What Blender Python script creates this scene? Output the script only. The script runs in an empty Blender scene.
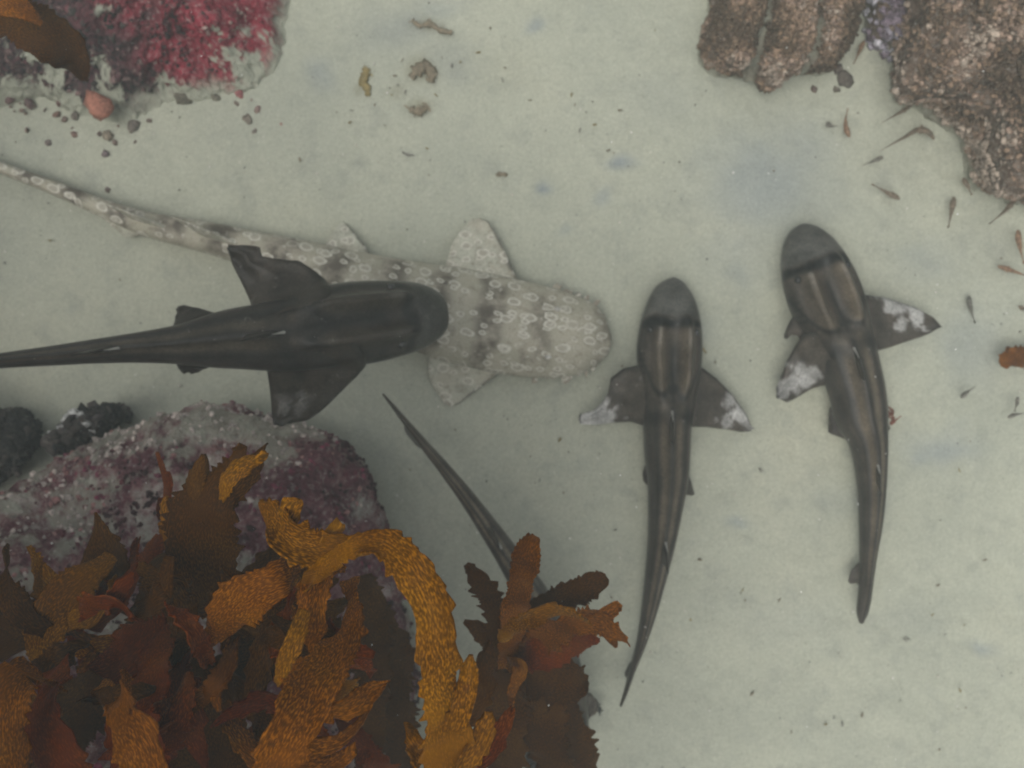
import bpy, math, random
import numpy as np
from mathutils import Vector

R = math.radians
rng = np.random.default_rng(7)
random.seed(7)
sc = bpy.context.scene
COL = sc.collection

# ------------------------------------------------------------------ camera
CAM_H = 2.0                         # metres above the sand, looking straight down
HFOV = 60.0
FPX = 512.0 / math.tan(R(HFOV / 2))
cam_d = bpy.data.cameras.new('camera')
cam_d.sensor_width = 36
cam_d.lens = 18.0 / math.tan(R(HFOV / 2))
cam_d.clip_start = 0.02
cam_d.clip_end = 200
cam_d.dof.use_dof = True
cam_d.dof.focus_distance = 0.75
cam_d.dof.aperture_fstop = 8.5
cam = bpy.data.objects.new('camera', cam_d)
cam.location = (0, 0, CAM_H)
COL.objects.link(cam)
sc.camera = cam

# ------------------------------------------------------------------ sky and sun (overcast daylight from above)
SUN_EL, SUN_ROT = R(67), R(228)
w = bpy.data.worlds.new('World')
sc.world = w
w.use_nodes = True
nt = w.node_tree
bg = nt.nodes['Background']
sky = nt.nodes.new('ShaderNodeTexSky')
sky.sky_type = 'NISHITA'
sky.sun_disc = False
sky.sun_elevation = SUN_EL
sky.sun_rotation = SUN_ROT
sky.dust_density = 6.0
sky.air_density = 1.0
sky.ozone_density = 1.0
hs = nt.nodes.new('ShaderNodeHueSaturation')     # overcast: the blue is washed out
hs.inputs['Saturation'].default_value = 0.25
nt.links.new(sky.outputs[0], hs.inputs['Color'])
nt.links.new(hs.outputs[0], bg.inputs['Color'])
bg.inputs['Strength'].default_value = 0.15
sun_d = bpy.data.lights.new('sun', 'SUN')
sun_d.energy = 1.2
sun_d.angle = R(50)
sun_d.color = (1.0, 0.97, 0.9)
sun = bpy.data.objects.new('sun', sun_d)
sun.rotation_euler = (R(90) - SUN_EL, 0, -SUN_ROT + math.pi)
sun.location = (0, 0, 6)
COL.objects.link(sun)
sc.view_settings.view_transform = 'Standard'
sc.view_settings.look = 'None'
sc.view_settings.gamma = 1
sc.view_settings.exposure = -0.13
sc.cycles.use_denoising = True
sc.cycles.volume_bounces = 2
sc.cycles.max_bounces = 6
sc.cycles.filter_width = 1.8

HAZE_DENSITY = 0.060
HAZE_COLOR = (0.78, 0.87, 0.88)

# ------------------------------------------------------------------ helpers
def mpp(z):                      # metres per pixel at height z
    return (CAM_H - z) / FPX

def P(px, py, z=0.0):            # where the sight line of a pixel meets the level z
    k = mpp(z)
    return np.array([(px - 512.0) * k, (384.0 - py) * k, z])

def _hash(ix, iy, iz, seed):
    n = (ix * 374761393 + iy * 668265263 + iz * 2147483647 + seed * 1274126177) & 0xFFFFFFFF
    n = ((n ^ (n >> 13)) * 1274126177) & 0xFFFFFFFF
    n = n ^ (n >> 16)
    return (n & 0xFFFF) / 65535.0

def vnoise(p, seed=0):           # value noise in -1..1, vectorised
    p = np.asarray(p, float)
    i = np.floor(p).astype(np.int64)
    f = p - i
    f = f * f * f * (f * (f * 6 - 15) + 10)
    out = 0
    for dx in (0, 1):
        wx = f[..., 0] if dx else 1 - f[..., 0]
        for dy in (0, 1):
            wy = f[..., 1] if dy else 1 - f[..., 1]
            for dz in (0, 1):
                wz = f[..., 2] if dz else 1 - f[..., 2]
                out = out + wx * wy * wz * _hash(i[..., 0] + dx, i[..., 1] + dy, i[..., 2] + dz, seed)
    return out * 2 - 1

def fbm(p, octaves=4, seed=0, gain=0.5):
    a, s, t = 1.0, 0, 0
    p = np.asarray(p, float)
    for k in range(octaves):
        s = s + a * vnoise(p * (2.03 ** k) + 17.3 * k, seed + k)
        t += a
        a *= gain
    return s / t

def catmull(ctrl, n, closed=False):
    c = np.asarray(ctrl, float)
    m = len(c)
    if closed:
        t = np.linspace(0, m, n, endpoint=False)
    else:
        d = np.r_[0, np.cumsum(np.linalg.norm(np.diff(c[:, :2], axis=0), axis=1))]
        t = np.interp(np.linspace(0, d[-1], n), d, np.arange(m))
    i = np.floor(t).astype(int)
    if not closed:
        i = np.minimum(i, m - 2)
    f = (t - i)[:, None]
    g = (lambda k: c[k % m]) if closed else (lambda k: np.where((k < 0)[:, None], 2 * c[0] - c[1], np.where((k > m - 1)[:, None], 2 * c[-1] - c[-2], c[np.clip(k, 0, m - 1)])))
    p0, p1, p2, p3 = g(i - 1), g(i), g(i + 1), g(i + 2)
    return 0.5 * (2 * p1 + (p2 - p0) * f + (2 * p0 - 5 * p1 + 4 * p2 - p3) * f ** 2 + (3 * p1 - p0 - 3 * p2 + p3) * f ** 3)

def polyline(pts, n):
    c = np.asarray(pts, float)
    d = np.r_[0, np.cumsum(np.linalg.norm(np.diff(c, axis=0), axis=1))]
    t = np.linspace(0, d[-1], n)
    return np.stack([np.interp(t, d, c[:, k]) for k in range(c.shape[1])], 1)

def sstep(a, b, x):
    t = np.clip((np.asarray(x, float) - a) / (b - a), 0, 1)
    return t * t * (3 - 2 * t)

class Geo:
    """collects vertices, faces, colours and flat coordinates for one mesh"""
    def __init__(self):
        self.v, self.f, self.c, self.uv, self.n = [], [], [], [], 0
    def add(self, v, f, c=None, uv=None):
        v = np.asarray(v, float).reshape(-1, 3)
        f = [tuple(int(k) + self.n for k in q) for q in f]
        self.v.append(v)
        self.f += f
        self.c.append(np.ones((len(v), 3)) * (np.array([1, 1, 1]) if c is None else np.asarray(c, float)))
        self.uv.append(np.zeros((len(v), 2)) if uv is None else np.asarray(uv, float))
        self.n += len(v)
    def build(self, name, mat, parent=None, origin=(0, 0, 0), smooth=True, flip=False):
        v = np.concatenate(self.v) - np.asarray(origin, float)
        me = bpy.data.meshes.new(name)
        me.from_pydata(v.tolist(), [], self.f)
        c = np.concatenate(self.c)
        a = me.color_attributes.new('Col', 'FLOAT_COLOR', 'POINT')
        a.data.foreach_set('color', np.c_[c, np.ones(len(c))].astype(np.float32).ravel())
        uv = np.concatenate(self.uv)
        b = me.attributes.new('flat', 'FLOAT_VECTOR', 'POINT')
        b.data.foreach_set('vector', np.c_[uv, np.zeros(len(uv))].astype(np.float32).ravel())
        if smooth:
            me.polygons.foreach_set('use_smooth', [True] * len(me.polygons))
        me.update()
        me.materials.append(mat)
        o = bpy.data.objects.new(name, me)
        COL.objects.link(o)
        if parent is not None:
            o.parent = parent
        else:
            o.location = origin
        return o

def grid_faces(n, m, wrap=False, off=0):
    f = []
    for i in range(n - 1):
        for j in range(m if wrap else m - 1):
            k = (j + 1) % m
            f.append((off + i * m + j, off + i * m + k, off + (i + 1) * m + k, off + (i + 1) * m + j))
    return f

def tag(o, label, cat, group=None):
    o['label'] = label
    o['category'] = cat
    if group:
        o['group'] = group
    return o

def empty(name, loc):
    o = bpy.data.objects.new(name, None)
    o.location = loc
    o.empty_display_size = 0.05
    COL.objects.link(o)
    return o

# ------------------------------------------------------------------ materials
def new_mat(name):
    m = bpy.data.materials.new(name)
    m.use_nodes = True
    t = m.node_tree
    return m, t, t.nodes['Principled BSDF']

def N(t, kind, **kw):
    n = t.nodes.new(kind)
    for k, v in kw.items():
        if hasattr(n, k):
            setattr(n, k, v)
        else:
            n.inputs[k].default_value = v
    return n

def noise_node(t, vec, scale, detail=4, rough=0.55, dist=0.0):
    n = N(t, 'ShaderNodeTexNoise')
    n.inputs['Scale'].default_value = scale
    n.inputs['Detail'].default_value = detail
    n.inputs['Roughness'].default_value = rough
    n.inputs['Distortion'].default_value = dist
    if vec is not None:
        t.links.new(vec, n.inputs['Vector'])
    return n

def ramp(t, src, stops):
    r = N(t, 'ShaderNodeValToRGB')
    e = r.color_ramp.elements
    while len(e) < len(stops):
        e.new(0.5)
    for k, (p, c) in enumerate(stops):
        e[k].position = p
        e[k].color = (*c, 1) if not np.isscalar(c) else (c, c, c, 1)
    t.links.new(src, r.inputs[0])
    return r

def mix(t, fac, a, b, mode='MIX'):
    n = N(t, 'ShaderNodeMix', data_type='RGBA', blend_type=mode)
    for sock, val in ((n.inputs['Factor'], fac), (n.inputs['A'] if False else n.inputs[6], a), (n.inputs[7], b)):
        if hasattr(val, 'is_linked') or hasattr(val, 'links'):
            t.links.new(val, sock)
        elif np.isscalar(val):
            sock.default_value = val
        else:
            sock.default_value = (*val, 1)
    return n.outputs[2]

def bump(t, bsdf, height, strength, dist, prev=None):
    b = N(t, 'ShaderNodeBump')
    b.inputs['Strength'].default_value = strength
    b.inputs['Distance'].default_value = dist
    t.links.new(height, b.inputs['Height'])
    if prev is not None:
        t.links.new(prev, b.inputs['Normal'])
    t.links.new(b.outputs[0], bsdf.inputs['Normal'])
    return b.outputs[0]

def geo_pos(t):
    return N(t, 'ShaderNodeNewGeometry').outputs['Position']

def mat_sand():
    m, t, b = new_mat('pale_sand')
    pos = geo_pos(t)
    n1 = noise_node(t, pos, 2.2, 5, 0.6)
    c = ramp(t, n1.outputs[0], [(0.3, (0.36, 0.375, 0.305)), (0.55, (0.43, 0.44, 0.35)), (0.75, (0.475, 0.475, 0.37))]).outputs[0]
    n2 = noise_node(t, pos, 14, 5, 0.65)
    c = mix(t, ramp(t, n2.outputs[0], [(0.52, 0.0), (0.72, 0.5)]).outputs[0], c, (0.28, 0.29, 0.25))
    # bluish grey patches in the sand
    at = N(t, 'ShaderNodeAttribute', attribute_name='Col')
    sep = N(t, 'ShaderNodeSeparateColor')
    t.links.new(at.outputs['Color'], sep.inputs[0])
    c = mix(t, sep.outputs[0], c, (0.23, 0.265, 0.285))
    c = mix(t, sep.outputs[1], c, (0.20, 0.18, 0.11))
    # grains
    n3 = noise_node(t, pos, 420, 2, 0.7)
    c = mix(t, ramp(t, n3.outputs[0], [(0.30, 0.55), (0.42, 0.0)]).outputs[0], c, (0.17, 0.16, 0.13))
    c = mix(t, ramp(t, n3.outputs[0], [(0.60, 0.0), (0.72, 0.45)]).outputs[0], c, (0.66, 0.64, 0.56))
    n4 = N(t, 'ShaderNodeTexVoronoi')
    n4.inputs['Scale'].default_value = 55
    t.links.new(pos, n4.inputs['Vector'])
    spk = ramp(t, n4.outputs['Distance'], [(0.05, 0.6), (0.13, 0.0)]).outputs[0]
    n5 = noise_node(t, pos, 5, 3)
    spk = mix(t, 1.0, spk, ramp(t, n5.outputs[0], [(0.45, 0.0), (0.65, 1.0)]).outputs[0], 'MULTIPLY')
    c = mix(t, spk, c, (0.13, 0.11, 0.07))
    t.links.new(c, b.inputs['Base Color'])
    b.inputs['Roughness'].default_value = 0.95
    b.inputs['Specular IOR Level'].default_value = 0.1
    n6 = noise_node(t, pos, 130, 4, 0.7)
    c2 = mix(t, 1.0, c, ramp(t, n6.outputs[0], [(0.3, 0.87), (0.7, 1.10)]).outputs[0], 'MULTIPLY')
    t.links.new(c2, b.inputs['Base Color'])
    p = bump(t, b, n3.outputs[0], 0.5, 0.002)
    nn = noise_node(t, pos, 45, 4, 0.6)
    bump(t, b, nn.outputs[0], 0.35, 0.008, p)
    return m

def mat_rock(name, stops, scale=9, sand=0.0, fine=(0.5, 0.5, 0.46), fine_amt=0.4, rough=0.9, spec=0.15, sand_lo=0.5, sand_hi=0.62):
    m, t, b = new_mat(name)
    pos = geo_pos(t)
    n1 = noise_node(t, pos, scale, 6, 0.65, 0.6)
    c = ramp(t, n1.outputs[0], stops).outputs[0]
    n2 = noise_node(t, pos, 90, 4, 0.7)
    c = mix(t, ramp(t, n2.outputs[0], [(0.52, 0.0), (0.66, fine_amt)]).outputs[0], c, fine)
    c = mix(t, ramp(t, n2.outputs[0], [(0.33, 0.75), (0.46, 0.0)]).outputs[0], c, tuple(0.35 * x for x in stops[0][1]))
    if sand:
        n4 = noise_node(t, pos, 7, 6, 0.7)
        c = mix(t, ramp(t, n4.outputs[0], [(sand_lo, 0.0), (sand_hi, sand)]).outputs[0], c, (0.44, 0.42, 0.36))
    at = N(t, 'ShaderNodeAttribute', attribute_name='Col')
    sep = N(t, 'ShaderNodeSeparateColor')
    t.links.new(at.outputs['Color'], sep.inputs[0])
    c = mix(t, sep.outputs[1], c, mix(t, ramp(t, n2.outputs[0], [(0.4, 0.0), (0.65, 1.0)]).outputs[0], (0.028, 0.022, 0.024), (0.13, 0.06, 0.065)))
    c = mix(t, sep.outputs[0], c, (0.43, 0.44, 0.35))       # sand lodged in hollows and along the foot
    t.links.new(c, b.inputs['Base Color'])
    b.inputs['Roughness'].default_value = rough
    b.inputs['Specular IOR Level'].default_value = spec
    p = bump(t, b, n2.outputs[0], 0.9, 0.008)
    n3 = noise_node(t, pos, 30, 5, 0.65)
    bump(t, b, n3.outputs[0], 0.8, 0.02, p)
    return m

def mat_turf():
    m, t, b = new_mat('coralline_turf')
    at = N(t, 'ShaderNodeAttribute', attribute_name='Col')
    n2 = noise_node(t, geo_pos(t), 160, 3, 0.7)
    c = mix(t, 1.0, at.outputs['Color'], ramp(t, n2.outputs[0], [(0.3, 0.45), (0.65, 1.25)]).outputs[0], 'MULTIPLY')
    t.links.new(c, b.inputs['Base Color'])
    b.inputs['Roughness'].default_value = 0.85
    b.inputs['Specular IOR Level'].default_value = 0.2
    bump(t, b, n2.outputs[0], 0.8, 0.004)
    return m

def mat_shark():
    m, t, b = new_mat('shark_skin')
    at = N(t, 'ShaderNodeAttribute', attribute_name='Col')
    tc = N(t, 'ShaderNodeTexCoord').outputs['Object']
    n1 = noise_node(t, tc, 22, 5, 0.65)
    c = mix(t, 1.0, at.outputs['Color'], ramp(t, n1.outputs[0], [(0.3, 0.5), (0.7, 1.45)]).outputs[0], 'MULTIPLY')
    n2 = noise_node(t, tc, 240, 3, 0.6)
    c = mix(t, 1.0, c, ramp(t, n2.outputs[0], [(0.3, 0.6), (0.7, 1.35)]).outputs[0], 'MULTIPLY')
    n4 = noise_node(t, tc, 60, 3, 0.6)
    c = mix(t, ramp(t, n4.outputs[0], [(0.68, 0.0), (0.76, 0.5)]).outputs[0], c, (0.20, 0.19, 0.17))
    t.links.new(c, b.inputs['Base Color'])
    b.inputs['Roughness'].default_value = 0.30
    b.inputs['Specular IOR Level'].default_value = 0.14
    p = bump(t, b, n2.outputs[0], 0.35, 0.0015)
    n3 = noise_node(t, tc, 35, 4, 0.6)
    bump(t, b, n3.outputs[0], 0.25, 0.006, p)
    return m

def mat_wobbegong():
    m, t, b = new_mat('wobbegong_skin')
    at = N(t, 'ShaderNodeAttribute', attribute_name='Col').outputs['Color']
    fl = N(t, 'ShaderNodeAttribute', attribute_name='flat').outputs['Vector']
    wob = noise_node(t, fl, 30, 3)
    sc_ = N(t, 'ShaderNodeVectorMath', operation='MULTIPLY_ADD')
    t.links.new(wob.outputs['Color'], sc_.inputs[0])
    sc_.inputs[1].default_value = (0.016, 0.016, 0.0)
    t.links.new(fl, sc_.inputs[2])
    n1 = noise_node(t, fl, 16, 5, 0.6)
    c = mix(t, ramp(t, n1.outputs[0], [(0.45, 0.0), (0.60, 0.75)]).outputs[0], at, (0.40, 0.37, 0.29))
    nm = noise_node(t, fl, 55, 4, 0.7)
    c = mix(t, ramp(t, nm.outputs[0], [(0.36, 0.5), (0.46, 0.0)]).outputs[0], c, (0.16, 0.135, 0.10))
    c = mix(t, ramp(t, nm.outputs[0], [(0.60, 0.0), (0.68, 0.7)]).outputs[0], c, (0.58, 0.56, 0.48))
    # pale rosettes with bright rims
    for scale, rlo, rhi, thr, off in ((30, 0.24, 0.32, 0.56, 0.0), (46, 0.20, 0.30, 0.70, 3.7)):
        mp = N(t, 'ShaderNodeMapping')
        mp.inputs['Location'].default_value = (off, off * 0.7, 0)
        mp.inputs['Scale'].default_value = (0.8, 1.15, 1)
        t.links.new(sc_.outputs[0], mp.inputs['Vector'])
        vo = N(t, 'ShaderNodeTexVoronoi')
        vo.voronoi_dimensions = '2D'
        vo.inputs['Scale'].default_value = scale
        vo.inputs['Randomness'].default_value = 0.9
        t.links.new(mp.outputs[0], vo.inputs['Vector'])
        sp = N(t, 'ShaderNodeSeparateColor')
        t.links.new(vo.outputs['Color'], sp.inputs[0])
        pick = ramp(t, sp.outputs[0], [(thr, 0.0), (thr + 0.02, 1.0)]).outputs[0]
        fill = mix(t, 1.0, ramp(t, vo.outputs['Distance'], [(rhi - 0.02, 0.75), (rhi + 0.03, 0.0)]).outputs[0], pick, 'MULTIPLY')
        c = mix(t, fill, c, (0.36, 0.335, 0.27))
        rim = mix(t, 1.0, ramp(t, vo.outputs['Distance'], [(rlo - 0.05, 0.0), (rlo + 0.02, 0.95), (rhi, 0.95), (rhi + 0.04, 0.0)]).outputs[0], pick, 'MULTIPLY')
        rim = mix(t, 1.0, rim, ramp(t, nm.outputs[0], [(0.34, 0.45), (0.50, 1.0)]).outputs[0], 'MULTIPLY')
        c = mix(t, rim, c, (0.57, 0.555, 0.47))
    n2 = noise_node(t, fl, 260, 3, 0.6)
    c = mix(t, 1.0, c, ramp(t, n2.outputs[0], [(0.3, 0.8), (0.7, 1.15)]).outputs[0], 'MULTIPLY')
    t.links.new(c, b.inputs['Base Color'])
    b.inputs['Roughness'].default_value = 0.6
    b.inputs['Specular IOR Level'].default_value = 0.25
    p = bump(t, b, n2.outputs[0], 0.3, 0.002)
    bump(t, b, n1.outputs[0], 0.25, 0.006, p)
    return m

def mat_kelp(name, lo, mid, hi, rug=1.0):
    m, t, b = new_mat(name)
    fl = N(t, 'ShaderNodeAttribute', attribute_name='flat').outputs['Vector']
    mp = N(t, 'ShaderNodeMapping')
    mp.inputs['Scale'].default_value = (260, 780, 1)
    t.links.new(fl, mp.inputs['Vector'])
    n1 = noise_node(t, mp.outputs[0], 1.0, 2, 0.5, 0.2)
    big = noise_node(t, fl, 9, 4, 0.6)
    base = ramp(t, big.outputs[0], [(0.32, lo), (0.52, mid), (0.72, hi)]).outputs[0]
    rid = ramp(t, n1.outputs[0], [(0.40, 0.45), (0.52, 0.80), (0.64, 1.75)]).outputs[0]
    sp = noise_node(t, fl, 14, 3)
    amt = ramp(t, sp.outputs[0], [(0.30, 0.15 * rug), (0.55, 1.0 * rug)]).outputs[0]
    c = mix(t, amt, base, mix(t, 1.0, base, rid, 'MULTIPLY'))
    n5 = noise_node(t, fl, 26, 4, 0.7)
    c = mix(t, ramp(t, n5.outputs[0], [(0.64, 0.0), (0.74, 0.6)]).outputs[0], c, (0.10, 0.018, 0.008))
    t.links.new(c, b.inputs['Base Color'])
    b.inputs['Roughness'].default_value = 0.5
    b.inputs['Specular IOR Level'].default_value = 0.06
    bump(t, b, n1.outputs[0], 0.6 * rug, 0.0010)
    tr = N(t, 'ShaderNodeBsdfTranslucent')
    t.links.new(c, tr.inputs['Color'])
    ms = N(t, 'ShaderNodeMixShader')
    ms.inputs[0].default_value = 0.45
    t.links.new(b.outputs[0], ms.inputs[1])
    t.links.new(tr.outputs[0], ms.inputs[2])
    t.links.new(ms.outputs[0], t.nodes['Material Output'].inputs['Surface'])
    return m

def mat_plain(name, col, rough=0.6, spec=0.3, scale=60, lo=0.6, hi=1.3):
    m, t, b = new_mat(name)
    tc = N(t, 'ShaderNodeTexCoord').outputs['Object']
    n1 = noise_node(t, tc, scale, 4, 0.6)
    at = N(t, 'ShaderNodeAttribute', attribute_name='Col').outputs['Color']
    c = mix(t, 1.0, at, ramp(t, n1.outputs[0], [(0.3, tuple(lo * x for x in col)), (0.7, tuple(hi * x for x in col))]).outputs[0], 'MULTIPLY')
    t.links.new(c, b.inputs['Base Color'])
    b.inputs['Roughness'].default_value = rough
    b.inputs['Specular IOR Level'].default_value = spec
    bump(t, b, n1.outputs[0], 0.4, 0.003)
    return m

M_SAND = mat_sand()
M_TURF = mat_turf()
M_SHARK = mat_shark()
M_WOB = mat_wobbegong()
M_EYE = mat_plain('dark_eye', (0.012, 0.011, 0.010), 0.2, 0.5)
M_SPINE = mat_plain('pale_spine', (0.42, 0.41, 0.37), 0.35, 0.4)
M_FISH = mat_plain('fish_skin', (1, 1, 1), 0.45, 0.3, 120)
M_SCRAP = mat_plain('weed_scrap', (1, 1, 1), 0.7, 0.2, 90)
M_GRIT = mat_plain('shell_grit', (1, 1, 1), 0.6, 0.3, 200)
M_OCHRE = mat_kelp('kelp_ochre', (0.17, 0.062, 0.002), (0.28, 0.115, 0.004), (0.40, 0.185, 0.007))
M_ORANGE = mat_kelp('kelp_orange_brown', (0.13, 0.040, 0.002), (0.27, 0.090, 0.004), (0.38, 0.150, 0.007), 1.0)
M_DARKK = mat_kelp('kelp_dark_brown', (0.045, 0.016, 0.002), (0.095, 0.035, 0.003), (0.15, 0.062, 0.005), 0.9)
M_REDK = mat_kelp('kelp_red_brown', (0.09, 0.014, 0.002), (0.19, 0.036, 0.003), (0.28, 0.078, 0.006), 0.8)

# ------------------------------------------------------------------ sand
def build_sand():
    fine = np.linspace(-1.75, 1.75, 361)
    outer = np.array([2.0, 2.4, 3.0, 4.0, 5.5, 7.5])
    ax = np.r_[-outer[::-1], fine, outer]
    X, Y = np.meshgrid(ax, ax, indexing='ij')
    p = np.stack([X, Y, 0 * X], -1)
    z = 0.018 * fbm(p * 1.6, 4, 3) + 0.005 * fbm(p * 9.0, 3, 9) + 0.0022 * vnoise(p * 42, 4)
    col = np.zeros(X.shape + (3,))
    kx = X / mpp(0) + 512
    ky = 384 - Y / mpp(0)
    q = np.stack([kx / 26, ky / 26, 0 * kx], -1)
    wx, wy = 9 * vnoise(q, 21), 9 * vnoise(q, 22)
    # (px, py, rx, ry, bluish patch, weed dust)
    spots = [(765, 185, 62, 48, .55, 0), (800, 150, 40, 30, .3, 0), (740, 250, 40, 40, .25, 0),
             (545, 183, 9, 8, .8, 0), (624, 168, 13, 8, .75, 0), (603, 199, 9, 8, .45, 0), (529, 24, 8, 8, .6, 0),
             (562, 234, 6, 6, .35, 0), (357, 160, 7, 8, .3, .2), (945, 450, 34, 20, .55, 0), (970, 340, 40, 40, .3, 0),
             (738, 520, 12, 6, .5, 0), (920, 458, 12, 8, .5, 0), (990, 645, 10, 6, .5, 0), (735, 275, 20, 14, .35, 0),
             (395, 30, 40, 22, .35, .1), (325, 75, 16, 16, .4, 0), (450, 60, 30, 25, .2, .1), (440, 10, 30, 12, .3, 0),
             (420, 72, 16, 12, 0, .6), (418, 108, 14, 7, 0, .5), (365, 85, 6, 10, 0, .5), (425, 28, 20, 7, .1, .5),
             (395, 90, 12, 10, 0, .3), (500, 70, 40, 30, 0, .1), (700, 330, 18, 10, .25, 0), (930, 260, 30, 18, .25, 0),
             (850, 500, 40, 16, .15, 0), (780, 620, 60, 25, .1, 0), (905, 620, 40, 18, .15, .06), (660, 100, 40, 25, .12, .05)]
    for (sx, sy, rx, ry, a, d) in spots:
        g = np.exp(-(((kx + wx - sx) / rx) ** 2 + ((ky + wy - sy) / ry) ** 2) ** 1.3)
        col[..., 0] = np.maximum(col[..., 0], a * g)
        col[..., 1] = np.maximum(col[..., 1], d * g)
        z -= 0.006 * a * g
    g = Geo()
    n = len(ax)
    idx = np.arange(n * n).reshape(n, n)
    f = np.stack([idx[:-1, :-1], idx[1:, :-1], idx[1:, 1:], idx[:-1, 1:]], -1).reshape(-1, 4)
    g.add(np.stack([X, Y, z], -1), f.tolist(), col.reshape(-1, 3))
    o = g.build('sand', M_SAND)
    o['kind'] = 'structure'
    o['label'] = 'pale rippled sand of the sea bed'
    return o
build_sand()

# ------------------------------------------------------------------ rocks
def make_rock(name, outline, centre, zr, H, mat, seed, na=260, nr=90, amp=(0.05, 0.02, 0.008), flat=2.6, ramp_fn=None, col_fn=None, foot=0.94, carve=None, dark_fn=None, pw=1 / 1.8, soft=False):
    """outline: pixels at the level zr where the stone is widest"""
    oc = catmull(outline, na, closed=True)
    ring = np.array([P(x, y, zr) for x, y in oc])
    c = P(*centre, zr)
    rows, tt = [], []
    nb = nr // 4
    for k in range(nb):                                   # the flank below the widest line
        t = k / nb
        rows.append((foot + (1 - foot) * math.sin(t * math.pi / 2), -0.06 + (zr + 0.06) * t))
    for k in range(nr - nb):
        t = k / (nr - nb - 1)
        r = 1 - t
        rows.append((r if r > 0.004 else 0.004, zr + (H - zr) * (1 - r ** flat) ** pw))
    V = np.zeros((len(rows), na, 3))
    for i, (r, z) in enumerate(rows):
        V[i, :, :2] = c[:2] + (ring[:, :2] - c[:2]) * r
        V[i, :, 2] = z
    if ramp_fn is not None:
        V[..., 2] += ramp_fn(V) * np.clip(V[..., 2] / max(zr, 1e-3), 0, 1)
    core = np.array([c[0], c[1], H * 0.25])
    d = V - core
    d[..., :2] *= 0.8
    d /= np.linalg.norm(d, axis=-1, keepdims=True) + 1e-9
    n = amp[0] * fbm(V * 5, 3, seed) + amp[1] * fbm(V * 17, 3, seed + 5) + amp[2] * (1 - 2 * np.abs(fbm(V * 55, 3, seed + 9)))
    n = n - 0.45 * amp[0] - 0.004
    if soft:
        n = n * (0.25 + 0.75 * sstep(0.0, 0.12, V[..., 2])) - 0.004
    V = V + d * n[..., None]
    if soft:                                              # the rim dips gently below the sand
        V[..., 2] -= 0.045 * sstep(0.70, 1.0, np.array([q[0] for q in rows]))[:, None]
    if carve is not None:
        V = carve(V)
    g = Geo()
    f = grid_faces(len(rows), na, wrap=True)
    col = np.zeros((len(rows) * na, 3))
    s = sstep(0.05, 0.0, V[..., 2].ravel() + 0.02 * fbm(V * 30, 2, seed).ravel())
    col[:, 0] = s * (1.0 if soft else 0.8)
    if col_fn is not None:
        col[:, 0] = np.maximum(col[:, 0], col_fn(V).ravel())
    if dark_fn is not None:
        col[:, 1] = dark_fn(V).ravel()
    flatv = V.reshape(-1, 3)
    g.add(flatv, f, col)
    top = len(flatv)
    g.add([flatv[-na:].mean(0)], [], [[0, 0, 0]])
    g.f += [((len(rows) - 1) * na + j, (len(rows) - 1) * na + (j + 1) % na, top) for j in range(na)]
    o = g.build(name, mat, origin=(c[0], c[1], 0))
    return o, V, (c[0], c[1], 0)

_ICO = None
def ico():
    global _ICO
    if _ICO is None:
        import bmesh
        bm = bmesh.new()
        bmesh.ops.create_icosphere(bm, subdivisions=2, radius=1)
        v = np.array([x.co for x in bm.verts])
        f = [[q.index for q in p.verts] for p in bm.faces]
        bm1 = bmesh.new()
        bmesh.ops.create_icosphere(bm1, subdivisions=1, radius=1)
        v1 = np.array([x.co for x in bm1.verts])
        f1 = [[q.index for q in p.verts] for p in bm1.faces]
        _ICO = (v, np.array(f), v1, np.array(f1))
    return _ICO

def add_turf(rock_obj, V, origin, count, palette, size, seed, name='coralline_turf', zmin=0.0, region=None, flat=0.75, hi=False, bias=None):
    """small knobbly algae tufts growing on the stone, joined: nobody could count them"""
    r = np.random.default_rng(seed)
    v2, f2, v1, f1 = ico()
    vv, ff = (v2, f2) if hi else (v1, f1)
    n, m, _ = V.shape
    i = r.integers(2, n - 2, count * 3)
    j = r.integers(0, m, count * 3)
    pts = V[i, j]
    # even out: rings near the top are tiny
    cen = V[-1].mean(0)
    rad = np.linalg.norm(pts[:, :2] - cen[:2], axis=1)
    keep = (r.random(len(pts)) < np.clip(rad / rad.max() * 1.3, 0.02, 1)) & (pts[:, 2] > zmin)
    if region is not None:
        keep &= region(pts)
    pts = pts[keep][:count]
    clump = fbm(pts * 8, 4, seed + 2, 0.6)
    if bias is not None:
        clump = clump + bias(pts)
    g = Geo()
    k = len(pts)
    pal = np.array(palette)
    pick = np.clip(((clump * 1.9 + 0.5 + 0.13 * r.standard_normal(k)) * len(pal)).astype(int), 0, len(pal) - 1)
    s = size * (0.45 + 1.1 * r.random(k) ** 2)
    jit = 1 + 0.38 * r.standard_normal((k, len(vv), 1)).clip(-1.6, 1.8)
    A = vv[None] * jit * s[:, None, None]
    sq = r.random((k, 1, 3)) * 0.8 + 0.6
    A = A * sq
    A[..., 2] *= flat
    A = A + pts[:, None] + np.array([0, 0, 1]) * (s * 0.15)[:, None, None]
    F = (f1 if not hi else f2)[None] + (np.arange(k) * len(vv))[:, None, None]
    col = np.repeat(pal[pick] * (0.65 + 0.7 * r.random((k, 1))), len(vv), 0)
    g.add(A.reshape(-1, 3), F.reshape(-1, 3).tolist(), col)
    o = g.build(name, M_TURF, parent=rock_obj, origin=origin)
    o['kind'] = 'stuff'
    return o

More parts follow.
